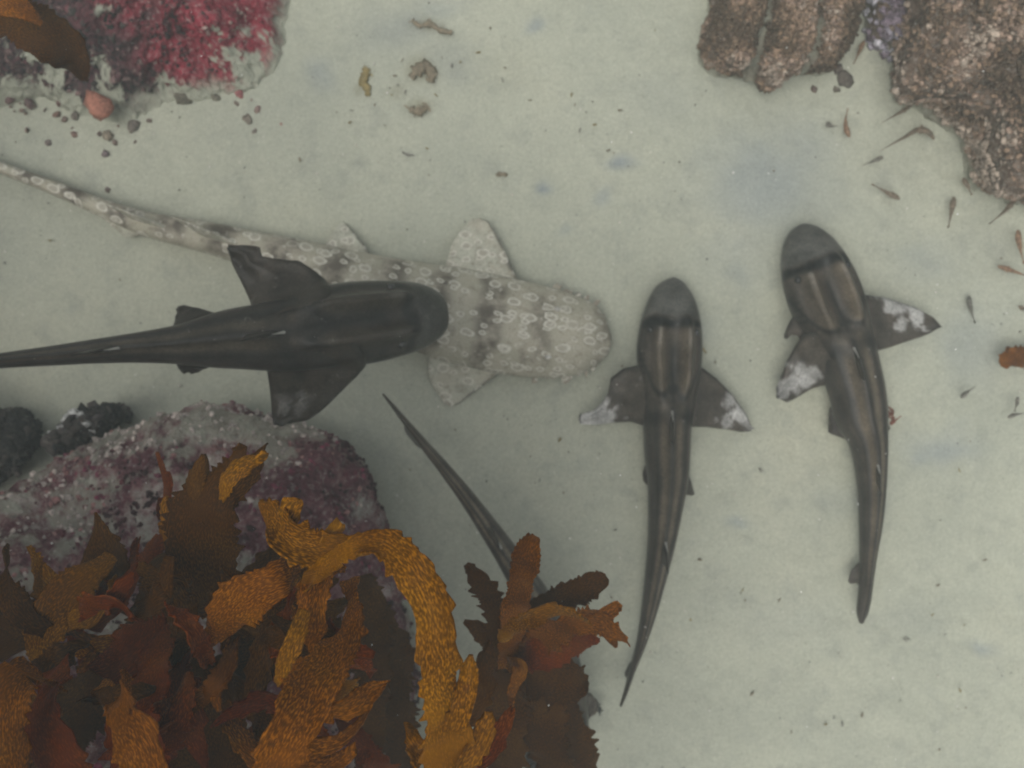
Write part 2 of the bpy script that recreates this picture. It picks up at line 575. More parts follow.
PINK = [(0.055, 0.028, 0.030), (0.14, 0.025, 0.038), (0.24, 0.035, 0.055), (0.28, 0.07, 0.08), (0.36, 0.25, 0.22)]
MAROON = [(0.050, 0.015, 0.020), (0.13, 0.028, 0.042), (0.23, 0.045, 0.085), (0.33, 0.17, 0.16), (0.56, 0.48, 0.43)]
BROWN = [(0.11, 0.08, 0.054), (0.18, 0.125, 0.082), (0.25, 0.175, 0.12), (0.31, 0.225, 0.17), (0.38, 0.31, 0.245)]
DARK = [(0.018, 0.018, 0.017), (0.035, 0.034, 0.03), (0.06, 0.052, 0.045), (0.10, 0.085, 0.075)]

M_BOULDER = mat_rock('coralline_boulder', [(0.30, (0.06, 0.018, 0.024)), (0.46, (0.14, 0.040, 0.055)), (0.56, (0.24, 0.11, 0.115)), (0.66, (0.50, 0.44, 0.39))], 8, 0.85, sand_lo=0.55, sand_hi=0.66)
M_REEF = mat_rock('red_crusted_reef', [(0.30, (0.05, 0.035, 0.035)), (0.40, (0.17, 0.02, 0.032)), (0.55, (0.33, 0.025, 0.05)), (0.70, (0.36, 0.12, 0.13))], 7, 0.0)
M_BROWNR = mat_rock('brown_turf_rock', [(0.30, (0.07, 0.055, 0.04)), (0.48, (0.15, 0.105, 0.075)), (0.62, (0.21, 0.15, 0.11)), (0.75, (0.30, 0.25, 0.2))], 12, 0.25, sand_lo=0.6, sand_hi=0.75)
M_DARKR = mat_rock('dark_stone', [(0.30, (0.02, 0.02, 0.019)), (0.55, (0.045, 0.042, 0.038)), (0.75, (0.10, 0.09, 0.08))], 18, 0.0, fine=(0.25, 0.24, 0.22), fine_amt=0.3)

# the crusted boulder at the lower left; its high rise outside the frame is added for shade
def shade_wall_b(V):
    k = -V[..., 0] * 0.57 - V[..., 1] * 0.82
    return 1.45 * sstep(0.66, 1.06, k)
def crust_b(V):                      # broad whitish crust over the top and the flank facing the sand
    n = fbm(V * np.array([9.0, 14.0, 14.0]), 5, 140, 0.68)
    return 0.60 * sstep(0.04, 0.22, n + 0.16 * sstep(-0.30, -0.10, V[..., 1]) - 0.35 * sstep(-0.50, -0.30, V[..., 0]) - 0.02)
def shade_lean_b(V):                       # added overhang, out of view, keeps light off the kelp
    V[..., :2] += np.array([0.57, 0.82]) * (0.45 * np.clip(V[..., 2] - 1.0, 0, 1))[..., None]
    return V
bo, bV, bOrg = make_rock('boulder', [(-40, 545), (0, 500), (45, 462), (100, 438), (150, 420), (200, 406), (250, 412), (300, 428), (340, 440), (366, 470), (380, 505), (395, 560), (408, 640), (420, 740), (420, 860), (380, 1000), (250, 1130), (0, 1200), (-250, 1100), (-330, 850), (-200, 640)],
                         (130, 740), 0.20, 0.50, M_BOULDER, 11, na=420, nr=150, amp=(0.035, 0.022, 0.010), ramp_fn=shade_wall_b, carve=shade_lean_b, col_fn=crust_b)
tag(bo, 'large boulder crusted in maroon and white coralline algae under the kelp', 'rock')
add_turf(bo, bV, bOrg, 13000, MAROON, 0.0048, 3, region=lambda p: (p[:, 1] > -0.75) & (p[:, 0] > -1.4), bias=lambda p: -0.16 + 0.5 * crust_b(p) + 0.40 * sstep(-0.26, -0.08, p[:, 1]) * sstep(-0.30, -0.45, p[:, 0]) + 0.18 * sstep(-0.8, -1.0, p[:, 0]))

def reef_sand(V):
    return sstep(0.02, 0.16, fbm(V * 17, 5, 61, 0.65) * 1.2 + 0.02 + 4.0 * (0.032 - V[..., 2]))
def reef_dark(V):                    # maroon and blackish turf away from the bright red crust
    red = np.exp(-(((V[..., 0] + 0.62) / 0.24) ** 2 + ((V[..., 1] - 0.78) / 0.18) ** 2))
    return sstep(0.62, 0.25, red + 0.35 * fbm(V * 9, 4, 66))
# red reef at the upper left, its foot breaking up into the sand
ro, rV, rOrg = make_rock('reef_rock', [(-60, 112), (0, 114), (30, 112), (60, 128), (95, 136), (125, 140), (160, 126), (210, 118), (250, 112), (282, 94), (304, 64), (308, 20), (318, -40), (280, -160), (120, -260), (-120, -240), (-220, -80)],
                         (110, -60), 0.002, 0.26, M_REEF, 31, na=460, nr=230, amp=(0.045, 0.045, 0.014), flat=1.5, foot=0.985, pw=0.9, soft=True,
                         col_fn=reef_sand, dark_fn=reef_dark)
tag(ro, 'low reef rock crusted bright pink and red beside a brown kelp blade', 'rock')
add_turf(ro, rV, rOrg, 2600, PINK, 0.004, 5, zmin=0.04, region=lambda p: (reef_sand(p) < 0.3) & (reef_dark(p) < 0.5))
add_turf(ro, rV, rOrg, 3000, DARK + [(0.13, 0.05, 0.055), (0.20, 0.13, 0.12)], 0.005, 6, zmin=0.03, region=lambda p: (reef_sand(p) < 0.4) & (reef_dark(p) > 0.4))

# grooved brown rock at the top
def carve_top(V):
    x = V[..., 0] / mpp(0.15) + 512
    y = 384 - V[..., 1] / mpp(0.15)
    for (gx, sl, wd) in ((768, -0.18, 6.5), (819, 0.02, 5.5)):
        d = np.abs(x - (gx + sl * (y - 20))) / wd
        V[..., 2] -= 0.05 * np.exp(-d ** 2) * sstep(0.02, 0.08, V[..., 2])
    return V
def col_top(V):
    x = V[..., 0] / mpp(0.15) + 512
    y = 384 - V[..., 1] / mpp(0.15)
    s = 0
    for (gx, sl, wd) in ((768, -0.18, 5.5), (819, 0.02, 4.5)):
        s = np.maximum(s, np.exp(-(np.abs(x + 7 * fbm(V * 28, 3, 4) - (gx + sl * (y - 20))) / wd) ** 4))
    return s * (0.55 + 0.35 * fbm(V * 25, 3, 8))
to, tV, tOrg = make_rock('grooved_rock', [(712, 0), (704, 30), (703, 55), (718, 66), (738, 72), (756, 80), (770, 92), (784, 84), (804, 76), (830, 73), (848, 55), (856, 30), (860, 0), (868, -60), (840, -140), (770, -150), (722, -80)],
                         (785, -30), 0.07, 0.19, M_BROWNR, 51, na=320, nr=110, amp=(0.022, 0.014, 0.008), flat=4, carve=carve_top, col_fn=col_top)
tag(to, 'flat brown rock with two sand-filled grooves across its turf', 'rock')
add_turf(to, tV, tOrg, 9000, BROWN, 0.0042, 8, name='algal_turf', zmin=0.03,
         region=lambda p: col_top(p) < 0.3)

bo2, b2V, b2Org = make_rock('turf_boulder', [(905, 10), (902, 45), (899, 82), (912, 97), (940, 106), (962, 116), (982, 130), (986, 152), (996, 176), (1010, 192), (1040, 196), (1120, 200), (1220, 120), (1230, -60), (1120, -170), (980, -150), (915, -60)],
                            (1060, 10), 0.14, 0.42, M_BROWNR, 71, na=360, nr=120, amp=(0.04, 0.026, 0.010), flat=2.8)
tag(bo2, 'big rounded boulder furred with brown turf where small fish gather', 'rock')
add_turf(bo2, b2V, b2Org, 12000, BROWN, 0.005, 9, name='algal_turf', zmin=0.03)

so, sV, sOrg = make_rock('rubble_stone', [(866, -30), (866, 10), (872, 34), (884, 46), (898, 52), (908, 30), (905, -5), (890, -40)],
                         (886, 2), 0.04, 0.11, M_BROWNR, 81, na=120, nr=40, amp=(0.012, 0.012, 0.007))
tag(so, 'small mauve speckled stone wedged between the two brown rocks', 'rock')
add_turf(so, sV, sOrg, 420, [(0.12, 0.09, 0.10), (0.20, 0.16, 0.19), (0.34, 0.31, 0.36), (0.5, 0.48, 0.52)], 0.007, 12, name='algal_turf')

do, dV, dOrg = make_rock('stone_and_shade_wall', [(32, 430), (30, 446), (16, 466), (-10, 484), (-120, 560), (-330, 640), (-620, 560), (-760, 300), (-700, 0), (-480, -120), (-300, 0), (-190, 180), (-110, 330), (-50, 405), (0, 416), (20, 418)],
                         (-330, 320), 0.10, 0.20, M_DARKR, 91, na=420, nr=120, amp=(0.03, 0.022, 0.012), flat=3.0,
                         ramp_fn=lambda V: 0.95 * sstep(1.26, 1.72, -V[..., 0] + 0.06 * fbm(V * 3, 3, 7)))  # tall part out of view, added to darken the sand on the left
tag(do, 'dark stone with an added unseen shade wall behind the crusted boulder and weedy stone', 'rock')
add_turf(do, dV, dOrg, 2500, DARK, 0.007, 14, name='algal_turf', region=lambda p: p[:, 0] > -1.5)

ko, kV, kOrg = make_rock('turf_stone', [(50, 446), (56, 434), (70, 424), (80, 414), (96, 410), (108, 413), (104, 424), (96, 438), (84, 448), (62, 452)],
                         (80, 434), 0.12, 0.18, M_DARKR, 101, na=120, nr=44, amp=(0.016, 0.018, 0.012))
tag(ko, 'small dark weedy stone with white specks against the crusted boulder', 'rock')
add_turf(ko, kV, kOrg, 420, DARK + [(0.06, 0.05, 0.05), (0.6, 0.6, 0.57)], 0.008, 15, name='algal_turf')

# loose crusted fragments at the foot of the red reef
frag = [(100, 108, 15, (0.30, 0.13, 0.09)), (128, 112, 10, (0.12, 0.09, 0.07)), (150, 96, 12, (0.14, 0.10, 0.08)), (62, 100, 10, (0.12, 0.07, 0.06)), (76, 116, 7, (0.13, 0.11, 0.09)),
        (108, 136, 8, (0.19, 0.16, 0.12)), (134, 126, 9, (0.14, 0.12, 0.10)), (185, 98, 15, (0.11, 0.10, 0.075)), (205, 88, 12, (0.12, 0.11, 0.08)), (216, 98, 8, (0.13, 0.12, 0.09)),
        (248, 120, 8, (0.16, 0.14, 0.11)), (255, 132, 6, (0.14, 0.12, 0.10)), (282, 125, 5, (0.25, 0.13, 0.11)), (275, 117, 4, (0.12, 0.1, 0.09)), (57, 115, 6, (0.15, 0.09, 0.07)),
        (106, 154, 6, (0.13, 0.10, 0.10)), (49, 143, 5, (0.15, 0.12, 0.11)), (108, 190, 4, (0.12, 0.09, 0.08)), (75, 135, 6, (0.15, 0.10, 0.08)), (258, 110, 6, (0.2, 0.14, 0.12)),
        (240, 94, 7, (0.24, 0.09, 0.09)), (168, 80, 9, (0.2, 0.1, 0.09)), (30, 104, 8, (0.12, 0.08, 0.075)), (10, 98, 9, (0.13, 0.08, 0.075)), (145, 78, 8, (0.10, 0.10, 0.08))]
def make_lump(name, px, py, rpx, colr, mat, seed, squash=0.6, z0=0.0, sub=2):
    r = np.random.default_rng(seed)
    v2, f2, v1, f1 = ico()
    vv = v2.copy()
    rad = rpx * mpp(z0)
    vv = vv * (1 + 0.65 * fbm(vv * 1.9 + seed, 3, seed, 0.6))[:, None]
    st = np.array([1, r.uniform(0.6, 0.9), squash])
    vv = vv * rad * st
    a = r.uniform(0, 6.28)
    vv[:, :2] = vv[:, :2] @ np.array([[math.cos(a), -math.sin(a)], [math.sin(a), math.cos(a)]])
    base = P(px, py, z0)
    vv = vv + base + np.array([0, 0, rad * squash * 0.45])
    g = Geo()
    shade = (0.85 + 0.3 * r.random((len(vv), 1)))
    g.add(vv, f2.tolist(), np.array(colr) * shade)
    return g.build(name, mat, origin=base)
fr_ = np.random.default_rng(12)
for _ in range(34):
    x_ = fr_.uniform(5, 275)
    y_ = np.interp(x_, [0, 60, 125, 205, 266], [96, 110, 118, 100, 88]) + abs(fr_.normal(0, 16))
    frag.append((x_, y_, fr_.uniform(1.6, 5.0), tuple(np.array((0.15, 0.11, 0.09)) * fr_.uniform(0.7, 1.3))))
for k, (x, y, r_, c_) in enumerate(frag):
    o = make_lump('rock_fragment', x, y, r_ * (0.72 if k else 1.0), tuple(1.35 * q for q in c_), M_TURF, 200 + k, z0=0.0 if k else 0.055)
    lab = 'small crusted rock fragment scattered on sand below the red reef'
    if k == 0:
        lab = 'orange pink sponge-covered stone on sand below the red reef'
    tag(o, lab, 'stone', None if k == 0 else 'fragments below the red reef')
for k, (x, y, r_, c_) in enumerate([(843, 80, 9, (0.13, 0.11, 0.09)), (814, 90, 4, (0.16, 0.12, 0.1)), (838, 70, 6, (0.15, 0.12, 0.1)), (836, 90, 4, (0.15, 0.13, 0.1))]):
    tag(make_lump('rock_fragment', x, y, r_, c_, M_TURF, 260 + k), 'small brown rock fragment on sand beside the grooved rock', 'stone', 'fragments beside the grooved rock')

# ------------------------------------------------------------------ animals: lofted bodies
def loft(g, ctrl, nring, nseg, shape, colour, z_of=None):
    """ctrl rows: px, py, z, half width px, height up m, height down m"""
    c = catmull(ctrl, nring)
    C = np.array([P(x, y, z) for x, y, z in c[:, :3]])
    hw = np.maximum(c[:, 3], 0.3) * np.array([mpp(z) for z in c[:, 2]])
    hu, hd = np.maximum(c[:, 4], 0.001), np.maximum(c[:, 5], 0.001)
    T = np.gradient(C, axis=0)
    T /= np.linalg.norm(T, axis=1, keepdims=True)
    S = np.cross(T, [0, 0, 1.0])
    S /= np.linalg.norm(S, axis=1, keepdims=True)
    U = np.cross(S, T)
    L = np.r_[0, np.cumsum(np.linalg.norm(np.diff(C, axis=0), axis=1))]
    s = L / L[-1]
    a = np.linspace(0, 2 * np.pi, nseg, endpoint=False)
    x = np.sign(np.cos(a)) * np.abs(np.cos(a)) ** 0.85
    y = np.sign(np.sin(a)) * np.abs(np.sin(a)) ** 0.9
    X, Sg = np.meshgrid(x, s)
    Yv = np.repeat(y[None], nring, 0)
    X, Yv = shape(Sg, X, Yv)
    V = C[:, None] + S[:, None] * (X * hw[:, None])[..., None] + U[:, None] * (np.where(Yv > 0, hu[:, None], hd[:, None]) * Yv)[..., None]
    col = colour(Sg, X, Yv, V)
    uv = np.stack([np.repeat(L[:, None], nseg, 1), X * hw[:, None] * 1.15 + np.sign(X + 1e-9) * 0], -1)
    f = grid_faces(nring, nseg, wrap=True)
    n0 = g.n
    g.add(V.reshape(-1, 3), f, col.reshape(-1, 3), uv.reshape(-1, 2))
    i0, i1 = g.n, g.n + 1
    g.add([C[0] - T[0] * 0.001, C[-1] + T[-1] * 0.001], [], [col[0, 0], col[-1, 0]], [uv[0, 0], uv[-1, 0]])
    for j in range(nseg):
        k = (j + 1) % nseg
        g.f.append((n0 + k, n0 + j, i0))
        g.f.append((n0 + (nring - 1) * nseg + j, n0 + (nring - 1) * nseg + k, i1))
    return dict(C=C, T=T, S=S, U=U, s=s, hw=hw, hu=hu, hd=hd, L=L)

def at_s(B, s, u=0.0, up=0.0):
    i = int(np.clip(np.searchsorted(B['s'], s), 0, len(B['s']) - 1))
    return B['C'][i] + B['S'][i] * B['hw'][i] * u + B['U'][i] * up

def fin(g, lead, trail, thick, colour, n=34, m=22, ripple=0.0, seed=0, camber=0.0):
    """lead and trail: 3D paths from the root to the tip"""
    A, Bq = polyline(lead, n), polyline(trail, n)
    t = np.linspace(0, 1, m)
    G = A[:, None] * (1 - t)[None, :, None] + Bq[:, None] * t[None, :, None]
    d1 = np.gradient(G, axis=0)
    d2 = np.gradient(G, axis=1)
    nn = np.cross(d1, d2)
    ref = nn[n // 3, m // 2]
    nn = ref / (np.linalg.norm(ref) + 1e-12) * np.ones_like(G)
    if nn[0, 0, 2] < 0:
        nn = -nn
    r = np.linspace(0, 1, n)[:, None]
    prof = np.sqrt(np.clip(1 - (2 * t[None] ** 0.75 - 1) ** 2, 0, 1))
    th = thick * (1 - 0.85 * r ** 0.6) * prof + 0.0004
    off = camber * np.sin(np.pi * t)[None] * r + ripple * vnoise(np.stack([r * 5 + 0 * t[None], t[None] * 4 + 0 * r, 0 * r + 0 * t[None]], -1), seed) * r
    G = G + nn * off[..., None]
    top, bot = G + nn * th[..., None], G - nn * th[..., None]
    ct = colour(G, r + 0 * t[None], t[None] + 0 * r)
    uv = G[..., :2]
    f = grid_faces(n, m)
    g.add(top.reshape(-1, 3), f, ct.reshape(-1, 3), uv.reshape(-1, 2))
    g.add(bot.reshape(-1, 3), [q[::-1] for q in f], ct.reshape(-1, 3) * 1.15, uv.reshape(-1, 2))
    base = g.n - 2 * n * m
    def rim(ids):
        for p, q in zip(ids[:-1], ids[1:]):
            g.f.append((base + p, base + q, base + q + n * m, base + p + n * m))
    rim([i * m for i in range(n)])
    rim([(n - 1) * m + j for j in range(m)])
    rim([i * m + m - 1 for i in range(n)][::-1])

TAN = np.array([0.120, 0.096, 0.066])
MID = np.array([0.058, 0.048, 0.038])
DRK = np.array([0.008, 0.0075, 0.007])
HEAD = np.array([0.084, 0.082, 0.072])
WHT = np.array([0.33, 0.325, 0.305])

def blend(c, m, k):
    return c * (1 - m[..., None]) + np.asarray(k) * m[..., None]

def pj_shape(s, x, y):
    top = np.clip(y, 0, 1)
    au = np.abs(x)
    hz = sstep(0.085, 0.13, s) * sstep(0.30, 0.22, s)
    y = y + 0.34 * hz * top * np.exp(-((au - 0.46) / 0.11) ** 2) - 0.26 * hz * top * np.exp(-(au / 0.24) ** 2) - 0.10 * hz * top * np.exp(-((au - 0.72) / 0.10) ** 2)
    tz = sstep(0.28, 0.36, s)
    y = y + 0.16 * tz * top * np.exp(-(au / 0.18) ** 2) - 0.06 * tz * top * np.exp(-((au - 0.45) / 0.15) ** 2)
    y = np.where(y < 0, y * (0.55 + 0.45 * (1 - np.abs(x) ** 3)), y)     # flattened belly
    return x, y

def pj_colour(tint, seed, stripe=1.0, plain=0.0):
    def fn(s, x, y, V):
        n = 0.010 * fbm(np.stack([s * 40, x * 3, 0 * s], -1), 3, seed)
        s2 = s + n
        au = np.abs(x)
        c = np.ones(s.shape + (3,)) * MID
        head = sstep(0.10, 0.092, s2)
        c = blend(c, sstep(0.80, 0.86, au) * sstep(0.16, 0.17, s) * sstep(0.235, 0.225, s) * (np.sin(s * 2 * np.pi / 0.0145) > 0.45) * 0.9, DRK)
        ridge = np.exp(-((au - 0.40) / 0.17) ** 2)
        c = blend(c, ridge * sstep(0.12, 0.135, s2) * sstep(0.285, 0.26, s2) * 0.9, TAN * 0.85)
        c = blend(c, np.exp(-(au / 0.13) ** 2) * sstep(0.14, 0.165, s2) * sstep(0.30, 0.28, s2) * 0.9, DRK)
        c = blend(c, sstep(0.74, 0.85, au) * sstep(0.12, 0.14, s2) * 0.35, DRK * 2)
        c = blend(c, np.exp(-((au - 0.43) / 0.035) ** 2) * sstep(0.122, 0.13, s) * sstep(0.175, 0.15, s) * 0.75, (0.38, 0.36, 0.32))  # wet glint on each brow ridge, painted in as a pale line
        uline = 0.272 - 0.05 * ((au - 0.38) / 0.42) ** 2
        c = blend(c, np.exp(-((s2 - uline) / 0.010) ** 2) * 0.95, DRK)
        body = sstep(0.285, 0.31, s2)
        st = np.exp(-(np.abs(au - 0.30) / 0.15) ** 4)
        c = blend(c, st * body * 0.85 * stripe * sstep(1.0, 0.7, s2), TAN)
        c = blend(c, np.exp(-((au - 0.60) / 0.09) ** 2) * body * 0.75 * stripe, DRK * 1.3)
        c = blend(c, np.exp(-(au / 0.11) ** 2) * body * 0.9, DRK * 1.2)
        c = blend(c, np.exp(-((s2 - 0.318) / 0.016) ** 2) * sstep(0.0, 0.3, au) * 0.7, DRK)
        c = blend(c, head, HEAD)
        c = blend(c, np.exp(-((s2 - 0.112) / 0.012) ** 4), DRK)
        c = c * (1 - plain) + np.array([0.052, 0.050, 0.048]) * plain
        belly = sstep(-0.15, -0.6, y)
        c = blend(c, belly, (0.36, 0.34, 0.29))
        return c * tint
    return fn

def pj_fin_colour(tint, white, seed, base=MID):
    def fn(G, r, t):
        n = fbm(G * 42, 4, seed, 0.65)
        c = np.ones(r.shape + (3,)) * base * (1 + 0.5 * n)[..., None]
        c = blend(c, sstep(0.1, 0.0, t) * 0.6, DRK)
        c = blend(c, sstep(0.86, 1.0, r) * 0.6, DRK)
        for (p, rad, a) in white:
            d = np.linalg.norm(G[..., :2] - np.asarray(p)[:2], axis=-1) / rad
            c = blend(c, np.clip(sstep(1.15, 0.55, d + 2.0 * n) * a, 0, 1), WHT)
        return c * tint
    return fn

def pj_shark(label, ctrl, pect, pelv, dorsal, caudal, white, seed, tint=1.0, plain=0.0, name='shark'):
    g = Geo()
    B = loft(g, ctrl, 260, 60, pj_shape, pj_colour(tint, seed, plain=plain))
    fc = pj_fin_colour(tint, [(P(x, y, z), r * mpp(z), a) for (x, y, z, r, a) in white], seed + 3)
    dk = pj_fin_colour(tint, [], seed + 4, base=MID * 0.8)
    for k, (lead, trail) in enumerate(pect):
        fin(g, [P(*q) for q in lead], [P(*q) for q in trail], 0.014, fc, ripple=0.006, seed=seed + k, camber=0.006)
    for k, (lead, trail) in enumerate(pelv):
        fin(g, [P(*q) for q in lead], [P(*q) for q in trail], 0.006, dk, 20, 14, ripple=0.003, seed=seed + 7 + k)
    spines = []
    for (s0, s1, h, lean, back) in dorsal:
        i0, i1 = np.searchsorted(B['s'], s0), np.searchsorted(B['s'], s1)
        r0 = B['C'][i0] + B['U'][i0] * B['hu'][i0] * 0.85
        r1 = B['C'][i1] + B['U'][i1] * B['hu'][i1] * 0.85
        up, sd, tg = B['U'][i0], B['S'][i0], B['T'][i0]
        tip = r0 + up * h + tg * back + sd * lean
        lead = [r0, r0 + up * h * 0.5 + tg * back * 0.30 + sd * lean * 0.4, r0 + up * h * 0.88 + tg * back * 0.72 + sd * lean * 0.85, tip]
        trail = [r1, r1 * 0.5 + tip * 0.5 - tg * 0.006, tip + tg * 0.006]
        fin(g, lead, trail, 0.006, dk, 24, 16)
        spines.append((r0 - tg * 0.006, r0 - tg * 0.002 + up * h * 0.62 + tg * back * 0.32 + sd * lean * 0.5))
    for (lead, trail) in caudal:
        fin(g, [np.array(P(*q)) for q in lead], [np.array(P(*q)) for q in trail], 0.004, dk, 24, 16)
    base = np.array([B['C'][90][0], B['C'][90][1], max(0.0, B['C'][90][2] - B['hd'][90])])
    o = g.build(name, M_SHARK, origin=base)
    tag(o, label, 'shark', 'striped horned sharks')
    v2, f2, v1, f1 = ico()
    for sd in (-1, 1):
        i = np.searchsorted(B['s'], 0.128)
        p = B['C'][i] + B['S'][i] * B['hw'][i] * 0.72 * sd + B['U'][i] * B['hu'][i] * 0.66
        e = Geo()
        loc = v2 * np.array([0.0085, 0.0085, 0.0085])
        e.add(loc + p, f2.tolist())
        e.build('eye', M_EYE, parent=o, origin=base)
    for (a, b_) in spines:
        e = Geo()
        t = np.linspace(0, 1, 7)
        rad = 0.0028 * (1 - t) + 0.0005
        d = b_ - a
        q = np.cross(d, [0.3, 0.9, 0.1]); q /= np.linalg.norm(q)
        q2 = np.cross(d, q); q2 /= np.linalg.norm(q2)
        an = np.linspace(0, 2 * np.pi, 8, endpoint=False)
        V = (a + np.outer(t, d))[:, None] + rad[:, None, None] * (np.cos(an)[None, :, None] * q + np.sin(an)[None, :, None] * q2)
        e.add(V.reshape(-1, 3), grid_faces(7, 8, True))
        e.build('fin_spine', M_SPINE, parent=o, origin=base)
    return o, B

# -- the shark with its head towards the grooved rock, lying straight
Z = 0.075
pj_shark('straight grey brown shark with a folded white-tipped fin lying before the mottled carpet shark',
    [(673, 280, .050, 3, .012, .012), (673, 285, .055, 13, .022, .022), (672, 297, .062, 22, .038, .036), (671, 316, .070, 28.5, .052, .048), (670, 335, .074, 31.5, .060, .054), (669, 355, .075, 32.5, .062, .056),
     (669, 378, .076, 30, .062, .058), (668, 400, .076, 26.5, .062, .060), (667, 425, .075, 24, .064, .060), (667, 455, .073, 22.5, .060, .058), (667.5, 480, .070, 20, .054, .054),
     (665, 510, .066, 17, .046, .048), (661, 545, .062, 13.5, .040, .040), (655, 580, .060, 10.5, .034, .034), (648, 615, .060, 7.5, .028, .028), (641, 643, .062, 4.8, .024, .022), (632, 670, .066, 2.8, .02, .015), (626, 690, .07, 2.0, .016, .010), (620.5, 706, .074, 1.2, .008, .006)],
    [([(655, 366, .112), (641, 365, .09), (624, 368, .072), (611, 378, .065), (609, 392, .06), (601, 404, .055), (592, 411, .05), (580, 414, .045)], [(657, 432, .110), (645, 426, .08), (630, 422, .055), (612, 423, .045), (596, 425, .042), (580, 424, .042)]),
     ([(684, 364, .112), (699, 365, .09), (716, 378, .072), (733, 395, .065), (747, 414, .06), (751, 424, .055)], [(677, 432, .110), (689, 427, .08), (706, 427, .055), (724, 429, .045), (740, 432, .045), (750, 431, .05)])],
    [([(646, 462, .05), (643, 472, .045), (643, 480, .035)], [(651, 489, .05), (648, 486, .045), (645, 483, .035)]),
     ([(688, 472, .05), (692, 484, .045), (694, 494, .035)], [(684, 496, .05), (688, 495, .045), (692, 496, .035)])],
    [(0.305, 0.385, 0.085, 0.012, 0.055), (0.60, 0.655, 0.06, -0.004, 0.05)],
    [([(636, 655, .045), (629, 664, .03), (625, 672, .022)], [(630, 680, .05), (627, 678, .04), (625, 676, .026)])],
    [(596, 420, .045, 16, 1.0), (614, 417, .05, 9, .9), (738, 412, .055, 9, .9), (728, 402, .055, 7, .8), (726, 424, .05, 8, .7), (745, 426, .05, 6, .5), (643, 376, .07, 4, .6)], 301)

# -- the shark on the right, tail trailing towards the open sand
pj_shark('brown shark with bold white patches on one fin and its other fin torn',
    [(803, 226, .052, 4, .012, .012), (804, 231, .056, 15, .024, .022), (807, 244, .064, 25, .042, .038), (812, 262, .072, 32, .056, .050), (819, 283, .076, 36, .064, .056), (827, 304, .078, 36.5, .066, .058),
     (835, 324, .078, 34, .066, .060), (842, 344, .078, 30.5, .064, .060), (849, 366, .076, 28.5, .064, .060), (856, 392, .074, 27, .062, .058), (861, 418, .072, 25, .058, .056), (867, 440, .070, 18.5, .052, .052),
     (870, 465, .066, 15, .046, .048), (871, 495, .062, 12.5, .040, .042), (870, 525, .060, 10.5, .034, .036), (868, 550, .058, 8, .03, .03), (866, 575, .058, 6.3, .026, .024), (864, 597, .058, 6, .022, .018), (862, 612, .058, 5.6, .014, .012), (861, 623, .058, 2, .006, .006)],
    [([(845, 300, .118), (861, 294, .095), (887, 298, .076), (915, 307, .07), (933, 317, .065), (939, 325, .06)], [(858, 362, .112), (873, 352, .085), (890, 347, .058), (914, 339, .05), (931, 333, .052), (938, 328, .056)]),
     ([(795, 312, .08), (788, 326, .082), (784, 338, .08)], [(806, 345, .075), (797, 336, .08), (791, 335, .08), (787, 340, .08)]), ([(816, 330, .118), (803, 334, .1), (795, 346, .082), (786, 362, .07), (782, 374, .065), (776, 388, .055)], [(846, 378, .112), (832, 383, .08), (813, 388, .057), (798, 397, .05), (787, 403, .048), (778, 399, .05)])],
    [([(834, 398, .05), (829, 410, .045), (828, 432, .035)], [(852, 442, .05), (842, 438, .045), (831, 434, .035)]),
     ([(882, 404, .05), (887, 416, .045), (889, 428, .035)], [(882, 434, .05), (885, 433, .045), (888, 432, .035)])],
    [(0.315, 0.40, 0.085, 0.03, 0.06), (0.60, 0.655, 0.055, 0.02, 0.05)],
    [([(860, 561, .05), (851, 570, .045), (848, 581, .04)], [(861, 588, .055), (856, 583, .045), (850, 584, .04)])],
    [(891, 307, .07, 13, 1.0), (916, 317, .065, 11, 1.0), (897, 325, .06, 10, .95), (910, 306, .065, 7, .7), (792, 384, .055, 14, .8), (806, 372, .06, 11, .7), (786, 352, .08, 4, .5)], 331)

# -- the shark swimming over the wobbegong
def lz(x):
    return np.interp(x, [-150, 0, 200, 330, 445], [0.62, 0.58, 0.54, 0.50, 0.36])
left = [(447, 314, 4, .012, .012), (443, 314, 15, .024, .022), (434, 314.5, 25, .040, .036), (416, 316, 33.5, .054, .048), (394, 319, 38, .062, .054), (370, 322, 41, .064, .056), (344, 325, 42, .064, .058),
        (318, 329, 41, .062, .058), (292, 334, 37.5, .062, .058), (266, 337, 34, .062, .058), (240, 338.5, 31, .060, .056), (216, 341, 27.5, .056, .054), (190, 344, 22, .050, .050), (170, 345.5, 18.5, .045, .047),
        (135, 348, 15, .040, .040), (100, 351, 12.5, .035, .035), (60, 355, 10.3, .031, .031), (0, 361, 7.5, .028, .027), (-60, 368, 5, .026, .022), (-110, 376, 3.2, .02, .014), (-150, 384, 1.5, .008, .006)]
